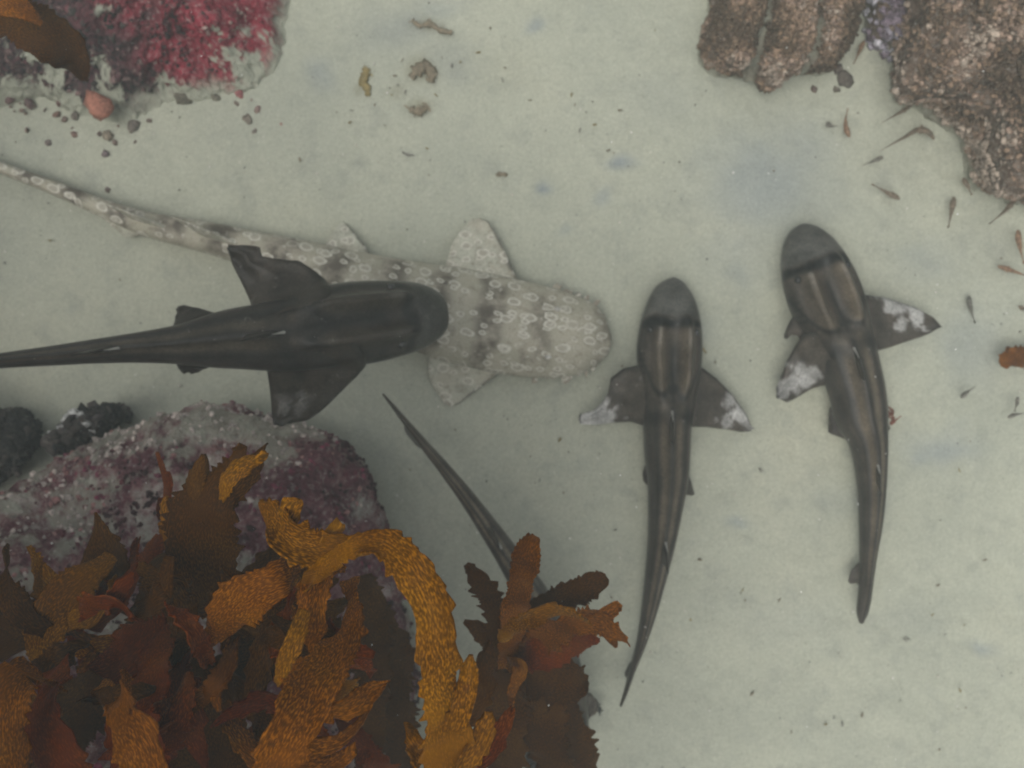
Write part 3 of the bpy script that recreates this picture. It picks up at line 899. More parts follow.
pj_shark('large dark shark swimming above the wobbegong with both broad fins spread',
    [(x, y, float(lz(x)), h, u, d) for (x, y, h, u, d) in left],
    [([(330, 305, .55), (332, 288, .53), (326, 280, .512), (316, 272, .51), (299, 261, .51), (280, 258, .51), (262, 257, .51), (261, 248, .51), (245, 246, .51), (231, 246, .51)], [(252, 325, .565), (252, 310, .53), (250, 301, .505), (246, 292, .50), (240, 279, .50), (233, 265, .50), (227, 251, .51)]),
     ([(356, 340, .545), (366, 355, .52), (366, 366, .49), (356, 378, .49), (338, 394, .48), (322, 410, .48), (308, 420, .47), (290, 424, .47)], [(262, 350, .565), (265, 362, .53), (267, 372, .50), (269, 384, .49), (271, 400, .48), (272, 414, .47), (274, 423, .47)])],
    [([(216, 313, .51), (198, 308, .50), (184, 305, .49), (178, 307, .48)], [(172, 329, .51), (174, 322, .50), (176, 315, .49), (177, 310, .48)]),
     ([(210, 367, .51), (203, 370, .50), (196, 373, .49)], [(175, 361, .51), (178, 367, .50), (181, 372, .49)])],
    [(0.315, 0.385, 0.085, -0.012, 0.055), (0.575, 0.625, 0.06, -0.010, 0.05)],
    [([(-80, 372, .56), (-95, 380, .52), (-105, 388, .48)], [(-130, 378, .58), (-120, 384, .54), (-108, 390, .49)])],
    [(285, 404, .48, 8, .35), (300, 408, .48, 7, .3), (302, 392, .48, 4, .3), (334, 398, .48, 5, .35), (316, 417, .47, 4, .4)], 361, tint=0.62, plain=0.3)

# -- the shark half hidden beneath the kelp: only its tail shows
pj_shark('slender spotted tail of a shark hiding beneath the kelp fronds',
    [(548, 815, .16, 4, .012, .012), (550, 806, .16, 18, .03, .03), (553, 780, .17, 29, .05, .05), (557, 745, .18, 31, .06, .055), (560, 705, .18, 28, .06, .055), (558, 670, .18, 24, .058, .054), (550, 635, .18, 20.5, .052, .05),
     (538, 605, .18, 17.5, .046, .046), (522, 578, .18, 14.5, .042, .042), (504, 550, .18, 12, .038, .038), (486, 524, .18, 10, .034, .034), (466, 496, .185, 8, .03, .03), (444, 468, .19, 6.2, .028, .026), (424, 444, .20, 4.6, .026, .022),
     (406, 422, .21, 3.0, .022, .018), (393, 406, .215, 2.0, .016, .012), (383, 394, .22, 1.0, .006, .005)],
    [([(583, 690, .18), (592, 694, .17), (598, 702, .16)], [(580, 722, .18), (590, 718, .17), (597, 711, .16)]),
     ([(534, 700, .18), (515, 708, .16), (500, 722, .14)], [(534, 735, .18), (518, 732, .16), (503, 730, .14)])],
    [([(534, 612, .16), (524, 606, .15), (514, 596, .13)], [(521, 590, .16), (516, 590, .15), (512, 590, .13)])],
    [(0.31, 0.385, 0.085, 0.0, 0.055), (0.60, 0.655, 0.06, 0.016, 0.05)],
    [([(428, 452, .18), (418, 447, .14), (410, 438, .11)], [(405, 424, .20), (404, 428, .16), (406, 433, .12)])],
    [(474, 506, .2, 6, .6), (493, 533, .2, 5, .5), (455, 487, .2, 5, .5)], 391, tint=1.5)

# -- the wobbegong
def wob_shape(s, x, y):
    top = np.clip(y, 0, 1)
    y = y + 0.10 * top * sstep(0.3, 0.05, s) * np.exp(-((np.abs(x) - 0.45) / 0.2) ** 2)
    y = y * (1 - 0.35 * np.abs(x) ** 3 * sstep(0.5, 0.3, s))
    y = np.where(y < 0, y * 0.8, y)
    return x, y
def wob_colour(s, x, y, V):
    base = np.array([0.365, 0.345, 0.265])
    dark = np.array([0.075, 0.060, 0.045])
    c = np.ones(s.shape + (3,)) * base
    n = 0.5 * fbm(np.stack([s * 26, x * 2.2, 0 * s], -1), 3, 77)
    for (s0, wd, a) in ((0.10, .018, .6), (0.165, .016, .9), (0.235, .020, .95), (0.30, .018, .9), (0.375, .022, .9), (0.45, .022, .95), (0.53, .022, .9), (0.60, .02, .9), (0.675, .022, .9), (0.745, .022, .95), (0.81, .022, .9), (0.885, .02, .9)):
        c = blend(c, np.exp(-((s - s0 + 0.02 * n) / wd) ** 4) * a * sstep(1.05, 0.65, np.abs(x) + 0.5 * n), dark)
    c = blend(c, sstep(0.035, 0.01, s + 0.01 * n) * 0.5, dark * 1.3)
    return c
def wobbegong():
    g = Geo()
    rows = [(609, 340, .035, 9, .010, .010), (606, 340, .038, 17, .016, .016), (598, 339, .042, 27, .026, .025), (584, 337, .048, 36.5, .040, .034), (562, 335, .055, 43, .052, .042), (536, 331.5, .058, 46.5, .060, .046), (508, 326.5, .060, 48, .064, .048),
            (478, 320, .060, 48, .066, .048), (446, 313, .060, 47, .068, .048), (414, 304, .060, 43, .066, .050), (380, 292, .060, 36.5, .060, .050), (345, 279, .058, 29.5, .054, .046), (312, 266, .055, 24, .050, .042), (280, 256, .052, 20, .046, .040),
            (245, 247, .050, 17.5, .042, .037), (205, 237, .047, 15.5, .038, .034), (170, 229.5, .045, 13.5, .034, .031), (140, 222, .043, 12, .031, .028), (100, 207, .040, 9, .027, .025), (60, 190, .037, 7.5, .024, .022), (20, 175, .034, 6.3, .020, .019), (-40, 153, .03, 5, .016, .015), (-100, 135, .03, 3, .01, .01)]
    B = loft(g, rows, 300, 64, wob_shape, wob_colour)
    def fc(dk):
        def fn(G, r, t):
            n = fbm(G * 18, 3, 5)
            c = np.ones(r.shape + (3,)) * np.array([0.43, 0.43, 0.345])
            c = blend(c, sstep(0.0, 0.3, n + 0.3 * (r - 0.4)) * 0.4, (0.18, 0.15, 0.11))
            c = blend(c, sstep(0.10, 0.02, t) * dk, (0.10, 0.09, 0.075))
            return c
        return fn
    fin(g, [P(*q) for q in [(517, 280, .05), (508, 258, .045), (498, 238, .04), (488, 222, .035), (481, 218, .03)]],
        [P(*q) for q in [(443, 270, .05), (449, 255, .045), (453, 242, .04), (462, 228, .035), (473, 219, .03)]], 0.007, fc(0.9), 40, 30, ripple=0.006, seed=4)
    fin(g, [P(*q) for q in [(505, 366, .05), (490, 380, .035), (472, 394, .022), (458, 404, .014), (452, 407, .010)]],
        [P(*q) for q in [(432, 350, .05), (428, 364, .035), (429, 378, .022), (436, 392, .014), (446, 404, .010)]], 0.007, fc(0.9), 40, 30, ripple=0.006, seed=5)
    fin(g, [P(*q) for q in [(376, 262, .05), (364, 245, .04), (352, 231, .03), (343, 222, .022)]],
        [P(*q) for q in [(322, 256, .05), (325, 246, .04), (331, 234, .03), (339, 224, .022)]], 0.005, fc(0.8), 26, 20, seed=6)
    fin(g, [P(*q) for q in [(356, 306, .05), (344, 322, .035), (332, 334, .02)]],
        [P(*q) for q in [(308, 286, .05), (312, 304, .035), (324, 328, .02)]], 0.005, fc(0.8), 26, 20, seed=7)
    for (s0, s1, h, lean) in ((0.50, 0.565, 0.075, 0.015), (0.60, 0.66, 0.065, 0.012)):
        i0, i1 = np.searchsorted(B['s'], s0), np.searchsorted(B['s'], s1)
        r0, r1 = B['C'][i0] + B['U'][i0] * B['hu'][i0] * 0.85, B['C'][i1] + B['U'][i1] * B['hu'][i1] * 0.85
        tip = r1 + B['U'][i0] * h + B['T'][i0] * 0.02 + B['S'][i0] * lean
        fin(g, [r0, r0 * .5 + tip * .5 + B['U'][i0] * 0.008, tip], [r1, r1 * .5 + tip * .5 - B['T'][i0] * .006, tip + B['T'][i0] * .008], 0.005, fc(0.3), 20, 14)
    # lower tail lobe, a long low fin
    fin(g, [P(*q) for q in [(150, 228, .03), (138, 236, .025), (126, 238, .02)]], [P(*q) for q in [(80, 200, .03), (92, 210, .025), (112, 226, .02)]], 0.004, fc(0.3), 20, 16, seed=9)
    # weed-like skin lobes fringing the head
    r = np.random.default_rng(5)
    for k in range(26):
        a = -1.15 + 2.3 * k / 25 + 0.05 * r.standard_normal()
        s_ = 0.004 + 0.085 * (abs(a) / 1.15) ** 1.6
        i = int(np.searchsorted(B['s'], s_))
        sd = np.sign(a) if abs(a) > 0.05 else 1
        fr = min(1.0, abs(a) / 0.45)
        p = B['C'][i] + B['S'][i] * B['hw'][i] * 0.93 * sd * fr - B['U'][i] * 0.004
        d = B['S'][i] * sd * (0.3 + 0.7 * fr) - B['T'][i] * (1.0 - 0.7 * fr)
        d /= np.linalg.norm(d)
        ln = r.uniform(0.010, 0.022)
        q = np.cross(d, [0, 0, 1.0])
        wv = r.uniform(0.003, 0.006)
        lead = [p + q * wv, p + q * wv * 1.4 + d * ln * .5, p + q * wv * (1.8 if k % 3 == 0 else .6) + d * ln]
        trail = [p - q * wv, p - q * wv * 1.2 + d * ln * .5, p - q * wv * (1.6 if k % 4 == 0 else .3) + d * ln * .9]
        fin(g, lead, trail, 0.0014, lambda G, r, t: np.ones(r.shape + (3,)) * np.array([0.27, 0.24, 0.185]), 8, 6, seed=k)
    base = np.array([B['C'][70][0], B['C'][70][1], 0.0])
    o = g.build('wobbegong', M_WOB, origin=base)
    tag(o, 'pale mottled flat-headed carpet shark with ringed spots resting on sand', 'shark')
    v2, f2, v1, f1 = ico()
    for (px, py) in ((557, 309), (548, 357)):
        e = Geo()
        p = P(px, py, 0.110)
        e.add(v2 * np.array([0.007, 0.005, 0.005]) + p, f2.tolist())
        e.build('eye', M_SPINE, parent=o, origin=base)  # eye glint put into the pale colour of the whole eye
wobbegong()

# ------------------------------------------------------------------ kelp
KELP_LIFT = 1.45        # the blades reach up to about 1.4 m, close under the camera
def frond(g, pts, seed, teeth=0.28, ruffle=0.009, arch=0.06, roll=0.0, holes=0, pitch=0.019):
    """one blade: pts rows px, py, z, half width px"""
    r = np.random.default_rng(seed)
    pts = [(x, y, z * KELP_LIFT if z > 0.3 else z, h) for (x, y, z, h) in pts]
    c0 = catmull(pts, 40)
    C0 = np.array([P(x, y, z) for x, y, z in c0[:, :3]])
    ln = np.linalg.norm(np.diff(C0, axis=0), axis=1).sum()
    n = int(np.clip(ln / 0.0016, 30, 300))
    c = catmull(pts, n)
    C = np.array([P(x, y, z) for x, y, z in c[:, :3]])
    hw = np.maximum(c[:, 3], 0.6) * np.array([mpp(z) for z in c[:, 2]])
    T = np.gradient(C, axis=0)
    T /= np.linalg.norm(T, axis=1, keepdims=True)
    S = np.cross(T, [0, 0, 1.0])
    S /= np.linalg.norm(S, axis=1, keepdims=True) + 1e-9
    U = np.cross(S, T)
    L = np.r_[0, np.cumsum(np.linalg.norm(np.diff(C, axis=0), axis=1))]
    m = 19
    v = np.linspace(-1, 1, m)
    v = np.sign(v) * np.abs(v) ** 0.8
    def edge(sd):
        ph = L / pitch + 2.4 * vnoise(np.stack([L / pitch * 0.6, 0 * L + sd * 9.1, 0 * L + seed], -1), seed)
        fr = ph - np.floor(ph)
        saw = np.where(fr < 0.8, (fr / 0.8) ** 1.3, (1 - fr) / 0.2)
        size = 0.05 + 0.95 * (0.5 + 0.5 * vnoise(np.stack([np.floor(ph) * 1.7, 0 * L + sd, 0 * L], -1), seed + 2))
        low = 0.30 * fbm(np.stack([L / 0.045, 0 * L + sd * 5, 0 * L], -1), 2, seed + 4)
        fine = 0.05 * vnoise(np.stack([L / 0.006, 0 * L + sd * 3, 0 * L], -1), seed + 5)
        return 1 - teeth * 0.6 + 1.35 * teeth * saw * size + low + fine
    eL, eR = edge(-1), edge(1)
    E = np.where(v[None] < 0, eL[:, None], eR[:, None])
    core = np.abs(v)[None] ** 3
    E = 1 * (1 - core) + E * core
    lat = v[None] * hw[:, None] * E
    a = roll + 0.5 * vnoise(np.stack([L / 0.12, 0 * L, 0 * L + seed], -1), seed + 8)
    rf = ruffle * (np.abs(v)[None] ** 1.6) * vnoise(np.stack([L[:, None] / 0.035 + 0 * v[None], np.sign(v)[None] * 7 + 0 * L[:, None], 0 * L[:, None] + 0 * v[None] + seed], -1), seed + 6)
    wr = 0.0012 * vnoise(np.stack([L[:, None] / 0.02 + 0 * v[None], lat / 0.02, 0 * lat], -1), seed + 7)
    ht = rf + wr + arch * hw[:, None] * 4 * (0.25 - v[None] ** 2 * 0.25)
    X = lat * np.cos(a)[:, None] - ht * np.sin(a)[:, None]
    Y = lat * np.sin(a)[:, None] + ht * np.cos(a)[:, None]
    V = C[:, None] + S[:, None] * X[..., None] + U[:, None] * Y[..., None]
    uv = np.stack([np.repeat(L[:, None], m, 1) + seed * 0.37, lat + seed * 0.11], -1)
    f = grid_faces(n, m)
    if holes:
        drop = set()
        for _ in range(holes):
            ci, cj = r.integers(n // 4, n * 3 // 4), r.integers(4, m - 4)
            ri, rj = r.uniform(3, 7), r.uniform(1.0, 2.2)
            for i in range(n - 1):
                for j in range(m - 1):
                    if ((i - ci) / ri) ** 2 + ((j - cj) / rj) ** 2 < 1:
                        drop.add(i * (m - 1) + j)
        f = [q for k, q in enumerate(f) if k not in drop]
    g.add(V.reshape(-1, 3), f, None, uv.reshape(-1, 2))

def kelp_frond(parent, origin, mat, blades, seed, **kw):
    g = Geo()
    for k, b in enumerate(blades):
        frond(g, b, seed * 13 + k, **kw)
    o = g.build('frond', mat, parent=parent, origin=origin)
    md = o.modifiers.new('thickness', 'SOLIDIFY')
    md.thickness = 0.0016
    md.offset = 0
    return o

def stipe(parent, origin, pts, r0=0.011, r1=0.007):
    c = catmull([P(*q) for q in pts], 26)
    T = np.gradient(c, axis=0)
    T /= np.linalg.norm(T, axis=1, keepdims=True)
    q = np.cross(T, [0.31, 0.22, 0.9]); q /= np.linalg.norm(q, axis=1, keepdims=True)
    q2 = np.cross(T, q)
    an = np.linspace(0, 2 * np.pi, 10, endpoint=False)
    rad = np.linspace(r0, r1, 26) * (1 + 0.15 * rng.standard_normal(26))
    V = c[:, None] + rad[:, None, None] * (np.cos(an)[None, :, None] * q[:, None] + np.sin(an)[None, :, None] * q2[:, None])
    g = Geo()
    g.add(V.reshape(-1, 3), grid_faces(26, 10, True), None, V.reshape(-1, 3)[:, :2])
    # holdfast: a knot of short root-like fingers
    for k in range(12):
        a = k * 2 * math.pi / 12 + rng.uniform(-.2, .2)
        b0 = c[0]
        d = np.array([math.cos(a), math.sin(a), -0.5])
        path = np.array([b0 + d * t * 0.045 + np.array([0, 0, 0.012 * math.sin(t * 3)]) for t in np.linspace(0, 1, 6)])
        rr = np.linspace(0.005, 0.0025, 6)
        sd = np.cross(d, [0, 0, 1.0]); sd /= np.linalg.norm(sd)
        up = np.cross(sd, d); up /= np.linalg.norm(up)
        a6 = np.linspace(0, 2 * np.pi, 6, endpoint=False)
        W = path[:, None] + rr[:, None, None] * (np.cos(a6)[None, :, None] * sd + np.sin(a6)[None, :, None] * up)
        g.add(W.reshape(-1, 3), grid_faces(6, 6, True), None, W.reshape(-1, 3)[:, :2])
    return g.build('stipe', M_DARKK, parent=parent, origin=origin)

PLANTS = []
def plant(label, base, head):
    org = P(*base)
    e = empty('kelp', org)
    tag(e, label, 'kelp', 'kelp plants')
    PLANTS.append((e, org))
    stipe(e, org, [base, ((base[0] * 2 + head[0]) / 3 + 6, (base[1] * 2 + head[1]) / 3, (base[2] * 2 + head[2]) / 3), ((base[0] + head[0] * 2) / 3 - 5, (base[1] + head[1] * 2) / 3, (base[2] + head[2] * 2) / 3), (head[0], head[1], head[2] * 1.43)])
    return e, org

# right hand tuft, standing on the sand over the hidden shark
e, og = plant('dense brown kelp tuft with upright blunt blade beside the hidden shark tail', (520, 735, 0.02), (508, 665, 0.55))
kelp_frond(e, og, M_ORANGE, [[(508, 668, .55, 9), (512, 630, .62, 13), (519, 590, .68, 14), (526, 558, .72, 16), (531, 541, .73, 13), (534, 535, .73, 7)]], 1, teeth=0.16, roll=0.15)
kelp_frond(e, og, M_DARKK, [[(506, 665, .52, 14), (502, 628, .56, 20), (490, 596, .58, 17), (476, 574, .60, 8), (467, 563, .60, 2)]], 2, teeth=0.4)
kelp_frond(e, og, M_DARKK, [[(506, 662, .52, 10), (490, 640, .54, 14), (476, 628, .55, 8), (464, 621, .55, 1.5)]], 3, teeth=0.4)
kelp_frond(e, og, M_DARKK, [[(512, 655, .50, 10), (532, 618, .56, 13), (560, 602, .60, 13), (585, 590, .62, 12), (602, 580, .62, 9), (607, 577, .62, 4)]], 4, teeth=0.3)
kelp_frond(e, og, M_ORANGE, [[(515, 668, .52, 12), (540, 640, .60, 17), (568, 626, .64, 16), (595, 622, .65, 13), (612, 631, .65, 9), (627, 643, .64, 1.5)], [(590, 622, .645, 8), (606, 612, .65, 9), (616, 606, .65, 6), (622, 607, .65, 2)], [(600, 624, .645, 6), (612, 640, .64, 6), (616, 648, .64, 1.5)]], 5, teeth=0.4)
kelp_frond(e, og, M_OCHRE, [[(500, 640, .70, 7), (520, 622, .75, 11), (542, 613, .77, 13), (562, 612, .76, 12), (580, 618, .74, 7), (590, 624, .72, 2)]], 6, teeth=0.3, roll=0.1)
kelp_frond(e, og, M_DARKK, [[(508, 655, .50, 18), (530, 668, .54, 28), (556, 678, .55, 28), (576, 684, .54, 18), (588, 680, .53, 4)]], 7, teeth=0.4)
kelp_frond(e, og, M_DARKK, [[(512, 640, .50, 20), (528, 690, .52, 30), (545, 735, .50, 28), (560, 775, .48, 20), (566, 800, .46, 6)]], 8, teeth=0.35)
kelp_frond(e, og, M_DARKK, [[(505, 645, .50, 18), (500, 690, .52, 26), (505, 740, .50, 26), (500, 800, .48, 14)]], 9, teeth=0.35)
kelp_frond(e, og, M_REDK, [[(510, 650, .55, 12), (540, 655, .60, 17), (566, 648, .60, 16), (590, 640, .58, 8), (600, 640, .58, 2)]], 10, teeth=0.35)
kelp_frond(e, og, M_DARKK, [[(512, 660, .46, 16), (556, 700, .46, 24), (575, 740, .44, 22), (586, 780, .42, 14), (590, 800, .42, 4)]], 11, teeth=0.35)
kelp_frond(e, og, M_ORANGE, [[(508, 660, .57, 8), (520, 668, .60, 9), (512, 690, .6, 6), (510, 706, .58, 1.5)]], 12, teeth=0.3)

# middle plant: the tall arching frond and its neighbours
e, og = plant('tall kelp plant with one broad arching ochre frond beside open sand', (360, 800, 0.42), (345, 640, 0.80))
kelp_frond(e, og, M_OCHRE, [[(306, 596, .86, 4), (318, 574, .90, 7), (338, 555, .93, 10), (364, 543, .95, 12), (390, 546, .96, 17), (412, 568, .97, 22), (428, 600, .97, 18), (437, 635, .97, 16), (440, 680, .96, 21), (446, 725, .94, 26), (452, 790, .92, 30), (456, 830, .90, 20)],
                            [(456, 730, .945, 10), (466, 700, .95, 13), (471, 672, .95, 10), (472, 654, .95, 2)],
                            [(462, 770, .93, 12), (478, 742, .93, 14), (486, 722, .93, 9), (488, 712, .93, 3)],
                            [(425, 760, .93, 12), (412, 740, .93, 9), (404, 722, .92, 2)]], 21, teeth=0.34, holes=0, roll=0.1)
kelp_frond(e, og, M_ORANGE, [[(352, 580, .84, 8), (348, 612, .88, 19), (338, 650, .92, 25), (316, 690, .95, 28), (290, 732, .97, 27), (270, 775, .97, 24), (256, 815, .96, 14)],
                             [(322, 712, .945, 14), (346, 706, .94, 15), (368, 694, .93, 10), (386, 682, .92, 2)],
                             [(306, 745, .95, 12), (335, 742, .94, 12), (358, 724, .93, 7), (372, 706, .92, 1.5)],
                             [(290, 770, .95, 12), (318, 768, .94, 11), (345, 756, .93, 6), (356, 748, .93, 1.5)]], 22, teeth=0.30, roll=-0.1)
kelp_frond(e, og, M_OCHRE, [[(372, 542, .90, 8), (345, 548, .90, 15), (318, 549, .90, 18), (292, 540, .90, 20), (275, 522, .89, 16), (265, 506, .88, 9), (262, 499, .88, 3)],
                            [(280, 535, .895, 10), (290, 515, .90, 12), (298, 503, .90, 8), (300, 499, .90, 2)],
                            [(325, 545, .9, 9), (336, 532, .9, 9), (342, 523, .9, 3)]], 23, teeth=0.45, ruffle=0.016)
kelp_frond(e, og, M_ORANGE, [[(300, 566, .86, 12), (278, 578, .88, 20), (252, 592, .88, 25), (230, 614, .87, 24), (212, 636, .85, 14), (196, 652, .84, 3)]], 24, teeth=0.3, roll=0.15)
kelp_frond(e, og, M_ORANGE, [[(335, 560, .86, 10), (322, 584, .88, 18), (312, 612, .89, 19), (302, 644, .88, 15), (294, 674, .87, 10), (286, 700, .86, 2)]], 25, teeth=0.3, roll=-0.2)
kelp_frond(e, og, M_OCHRE, [[(306, 610, .90, 6), (296, 636, .91, 10), (286, 660, .91, 9), (276, 682, .90, 2)]], 26, teeth=0.2, roll=0.4)
kelp_frond(e, og, M_DARKK, [[(276, 610, .82, 12), (264, 650, .84, 16), (256, 690, .84, 15), (250, 716, .83, 4)]], 27, teeth=0.3)
kelp_frond(e, og, M_REDK, [[(350, 640, .80, 10), (300, 700, .84, 16), (265, 700, .86, 12), (235, 712, .86, 9), (215, 722, .85, 2)]], 28, teeth=0.45, roll=0.5)
kelp_frond(e, og, M_DARKK, [[(362, 575, .50, 12), (370, 610, .50, 18), (372, 660, .48, 20), (368, 720, .46, 20), (366, 790, .44, 14)]], 29, teeth=0.3)
kelp_frond(e, og, M_DARKK, [[(372, 600, .42, 14), (392, 650, .42, 20), (398, 710, .40, 22), (398, 790, .40, 16)]], 30, teeth=0.3)
kelp_frond(e, og, M_DARKK, [[(345, 640, .72, 12), (300, 620, .72, 26), (250, 650, .7, 28), (214, 700, .68, 22), (190, 750, .66, 8)]], 31, teeth=0.3)
kelp_frond(e, og, M_DARKK, [[(440, 720, .70, 20), (470, 700, .68, 20), (486, 660, .66, 10), (490, 640, .66, 2)]], 32, teeth=0.4)
kelp_frond(e, og, M_REDK, [[(445, 760, .84, 12), (478, 756, .86, 14), (500, 730, .85, 10), (512, 710, .84, 2)]], 33, teeth=0.4)

# left plant over the crusted boulder
e, og = plant('dark red brown kelp plant draped over the crusted boulder with pale gaps', (150, 800, 0.52), (150, 680, 0.80))
kelp_frond(e, og, M_DARKK, [[(225, 620, .74, 18), (212, 580, .76, 32), (205, 545, .77, 40), (210, 510, .78, 36), (222, 482, .78, 24), (236, 462, .78, 12), (246, 446, .78, 3)],
                            [(190, 520, .775, 16), (192, 492, .78, 16), (200, 468, .78, 9), (203, 454, .78, 1.5)],
                            [(225, 500, .775, 14), (244, 476, .78, 13), (258, 456, .78, 8), (266, 444, .78, 1.5)]], 41, teeth=0.4)
kelp_frond(e, og, M_OCHRE, [[(196, 560, .74, 4), (176, 545, .76, 7), (166, 525, .77, 8), (164, 508, .77, 6), (168, 496, .77, 2)]], 42, teeth=0.4)
kelp_frond(e, og, M_OCHRE, [[(222, 500, .80, 3), (228, 480, .81, 9), (240, 466, .81, 10), (256, 456, .81, 4), (262, 450, .81, 1)]], 43, teeth=0.4, roll=0.4)
kelp_frond(e, og, M_DARKK, [[(120, 610, .72, 14), (108, 580, .74, 25), (102, 550, .74, 20), (98, 528, .74, 10), (96, 512, .74, 1.5)]], 44, teeth=0.35)
kelp_frond(e, og, M_OCHRE, [[(112, 556, .76, 6), (92, 572, .78, 16), (70, 592, .79, 24), (50, 618, .79, 24), (42, 648, .78, 17), (44, 676, .77, 8), (56, 690, .76, 2)]], 45, teeth=0.25, roll=0.1)
kelp_frond(e, og, M_DARKK, [[(60, 640, .70, 10), (30, 630, .72, 20), (5, 640, .72, 24), (-30, 650, .70, 18)]], 46)
kelp_frond(e, og, M_REDK, [[(175, 610, .76, 10), (158, 640, .80, 19), (146, 676, .84, 22), (138, 710, .86, 28), (138, 745, .88, 33), (142, 790, .88, 26)]], 47, roll=0.1)
kelp_frond(e, og, M_ORANGE, [[(128, 672, .88, 6), (122, 694, .92, 15), (124, 720, .94, 20), (140, 752, .95, 24), (150, 800, .94, 20)]], 48, roll=-0.1, holes=1)
kelp_frond(e, og, M_REDK, [[(70, 650, .80, 8), (52, 680, .84, 22), (40, 715, .87, 28), (55, 755, .88, 28), (80, 800, .88, 18)]], 49)
kelp_frond(e, og, M_ORANGE, [[(60, 690, .84, 8), (30, 672, .88, 18), (10, 690, .90, 26), (2, 730, .91, 28), (10, 790, .9, 20)]], 50, roll=0.2)
kelp_frond(e, og, M_REDK, [[(150, 600, .74, 8), (146, 622, .78, 18), (130, 648, .80, 22), (108, 664, .80, 16), (90, 668, .80, 3)]], 51, teeth=0.35)
kelp_frond(e, og, M_DARKK, [[(180, 640, .66, 20), (160, 690, .68, 34), (180, 740, .68, 38), (200, 800, .66, 24)]], 52)
kelp_frond(e, og, M_DARKK, [[(170, 650, .62, 20), (100, 690, .64, 34), (60, 740, .64, 40), (40, 810, .62, 24)]], 53)
kelp_frond(e, og, M_DARKK, [[(190, 660, .72, 16), (215, 690, .74, 22), (225, 735, .74, 24), (230, 790, .72, 16)]], 54)
kelp_frond(e, og, M_REDK, [[(190, 650, .76, 10), (178, 680, .80, 18), (184, 715, .82, 20), (198, 750, .82, 10), (206, 770, .82, 2)]], 55, teeth=0.4)
kelp_frond(e, og, M_DARKK, [[(200, 600, .66, 16), (170, 575, .66, 24), (150, 600, .68, 20), (120, 640, .66, 10)]], 56)
kelp_frond(e, og, M_DARKK, [[(230, 640, .62, 20), (270, 580, .64, 30), (300, 560, .64, 26), (330, 590, .64, 18)]], 57)

# the lower blades of the two plants: crowded, narrow, pointed, hanging outwards and down
fr2 = np.random.default_rng(31)
mats = [M_DARKK, M_ORANGE, M_REDK, M_DARKK, M_ORANGE, M_REDK, M_DARKK, M_OCHRE]
for k in range(46):
    ow, oo = PLANTS[1 + k % 2]
    x0, y0 = fr2.uniform(20, 390), fr2.uniform(560, 740)
    if 340 < x0 < 400:
        x0 -= 130
    if y0 < 600 and x0 < 130:
        y0 += 60
    a = math.atan2(y0 - 640, x0 - 220) + fr2.normal(0, 0.7)
    if math.sin(a) < -0.2:
        a += math.pi * 0.7
    ln = fr2.uniform(60, 130)
    zz = fr2.uniform(0.62, 0.86)
    w0 = fr2.uniform(9, 19)
    bend = fr2.normal(0, 0.5)
    pts = []
    for q, f_ in enumerate((0.35, 0.8, 1.0, 0.8, 0.12)):
        t_ = q / 4
        aa = a + bend * t_
        pts.append((x0 + math.cos(aa) * ln * t_, y0 + math.sin(aa) * ln * t_, zz + 0.05 * math.sin(t_ * 2.6) - 0.05 * t_, w0 * f_))
    lobes = [pts]
    for sd in (-1, 1):
        if fr2.random() < 0.6:
            px_, py_, pz_, _ = pts[2]
            a2 = a + bend * 0.5 + sd * 0.7
            l2 = fr2.uniform(22, 42)
            lobes.append([(px_, py_, pz_ - .004, w0 * .6), (px_ + math.cos(a2) * l2 * .5, py_ + math.sin(a2) * l2 * .5, pz_, w0 * .55), (px_ + math.cos(a2) * l2, py_ + math.sin(a2) * l2, pz_, 1.5)])
    kelp_frond(ow, oo, mats[k % len(mats)], lobes, 500 + k, teeth=0.42, roll=fr2.normal(0, 0.3))

# blade lying over the red reef
e, og = plant('dark brown kelp blade lying across the red reef rock', (-60, 20, 0.26), (-10, 10, 0.50))
kelp_frond(e, og, M_DARKK, [[(-30, 0, .50, 16), (15, 14, .52, 25), (48, 34, .52, 24), (72, 58, .50, 17), (84, 80, .48, 4)]], 61, teeth=0.2)
kelp_frond(e, og, M_ORANGE, [[(-30, -20, .54, 14), (4, -2, .56, 17), (26, 12, .56, 12), (42, 24, .55, 3)]], 62, teeth=0.2)
# torn scrap drifting in from the side
e = tag(empty('kelp_scrap', P(1012, 360, 0.02)), 'torn brown kelp scrap lying on sand apart from the boulders', 'kelp')
g_org = P(1012, 360, 0.02)
kelp_frond(e, g_org, M_ORANGE, [[(1004, 368, .05, 3), (1010, 360, .06, 10), (1024, 357, .06, 13), (1050, 360, .06, 12), (1080, 362, .05, 4)], [(1008, 352, .06, 1), (1012, 350, .06, 3), (1018, 352, .06, 3)]], 63, teeth=0.3)

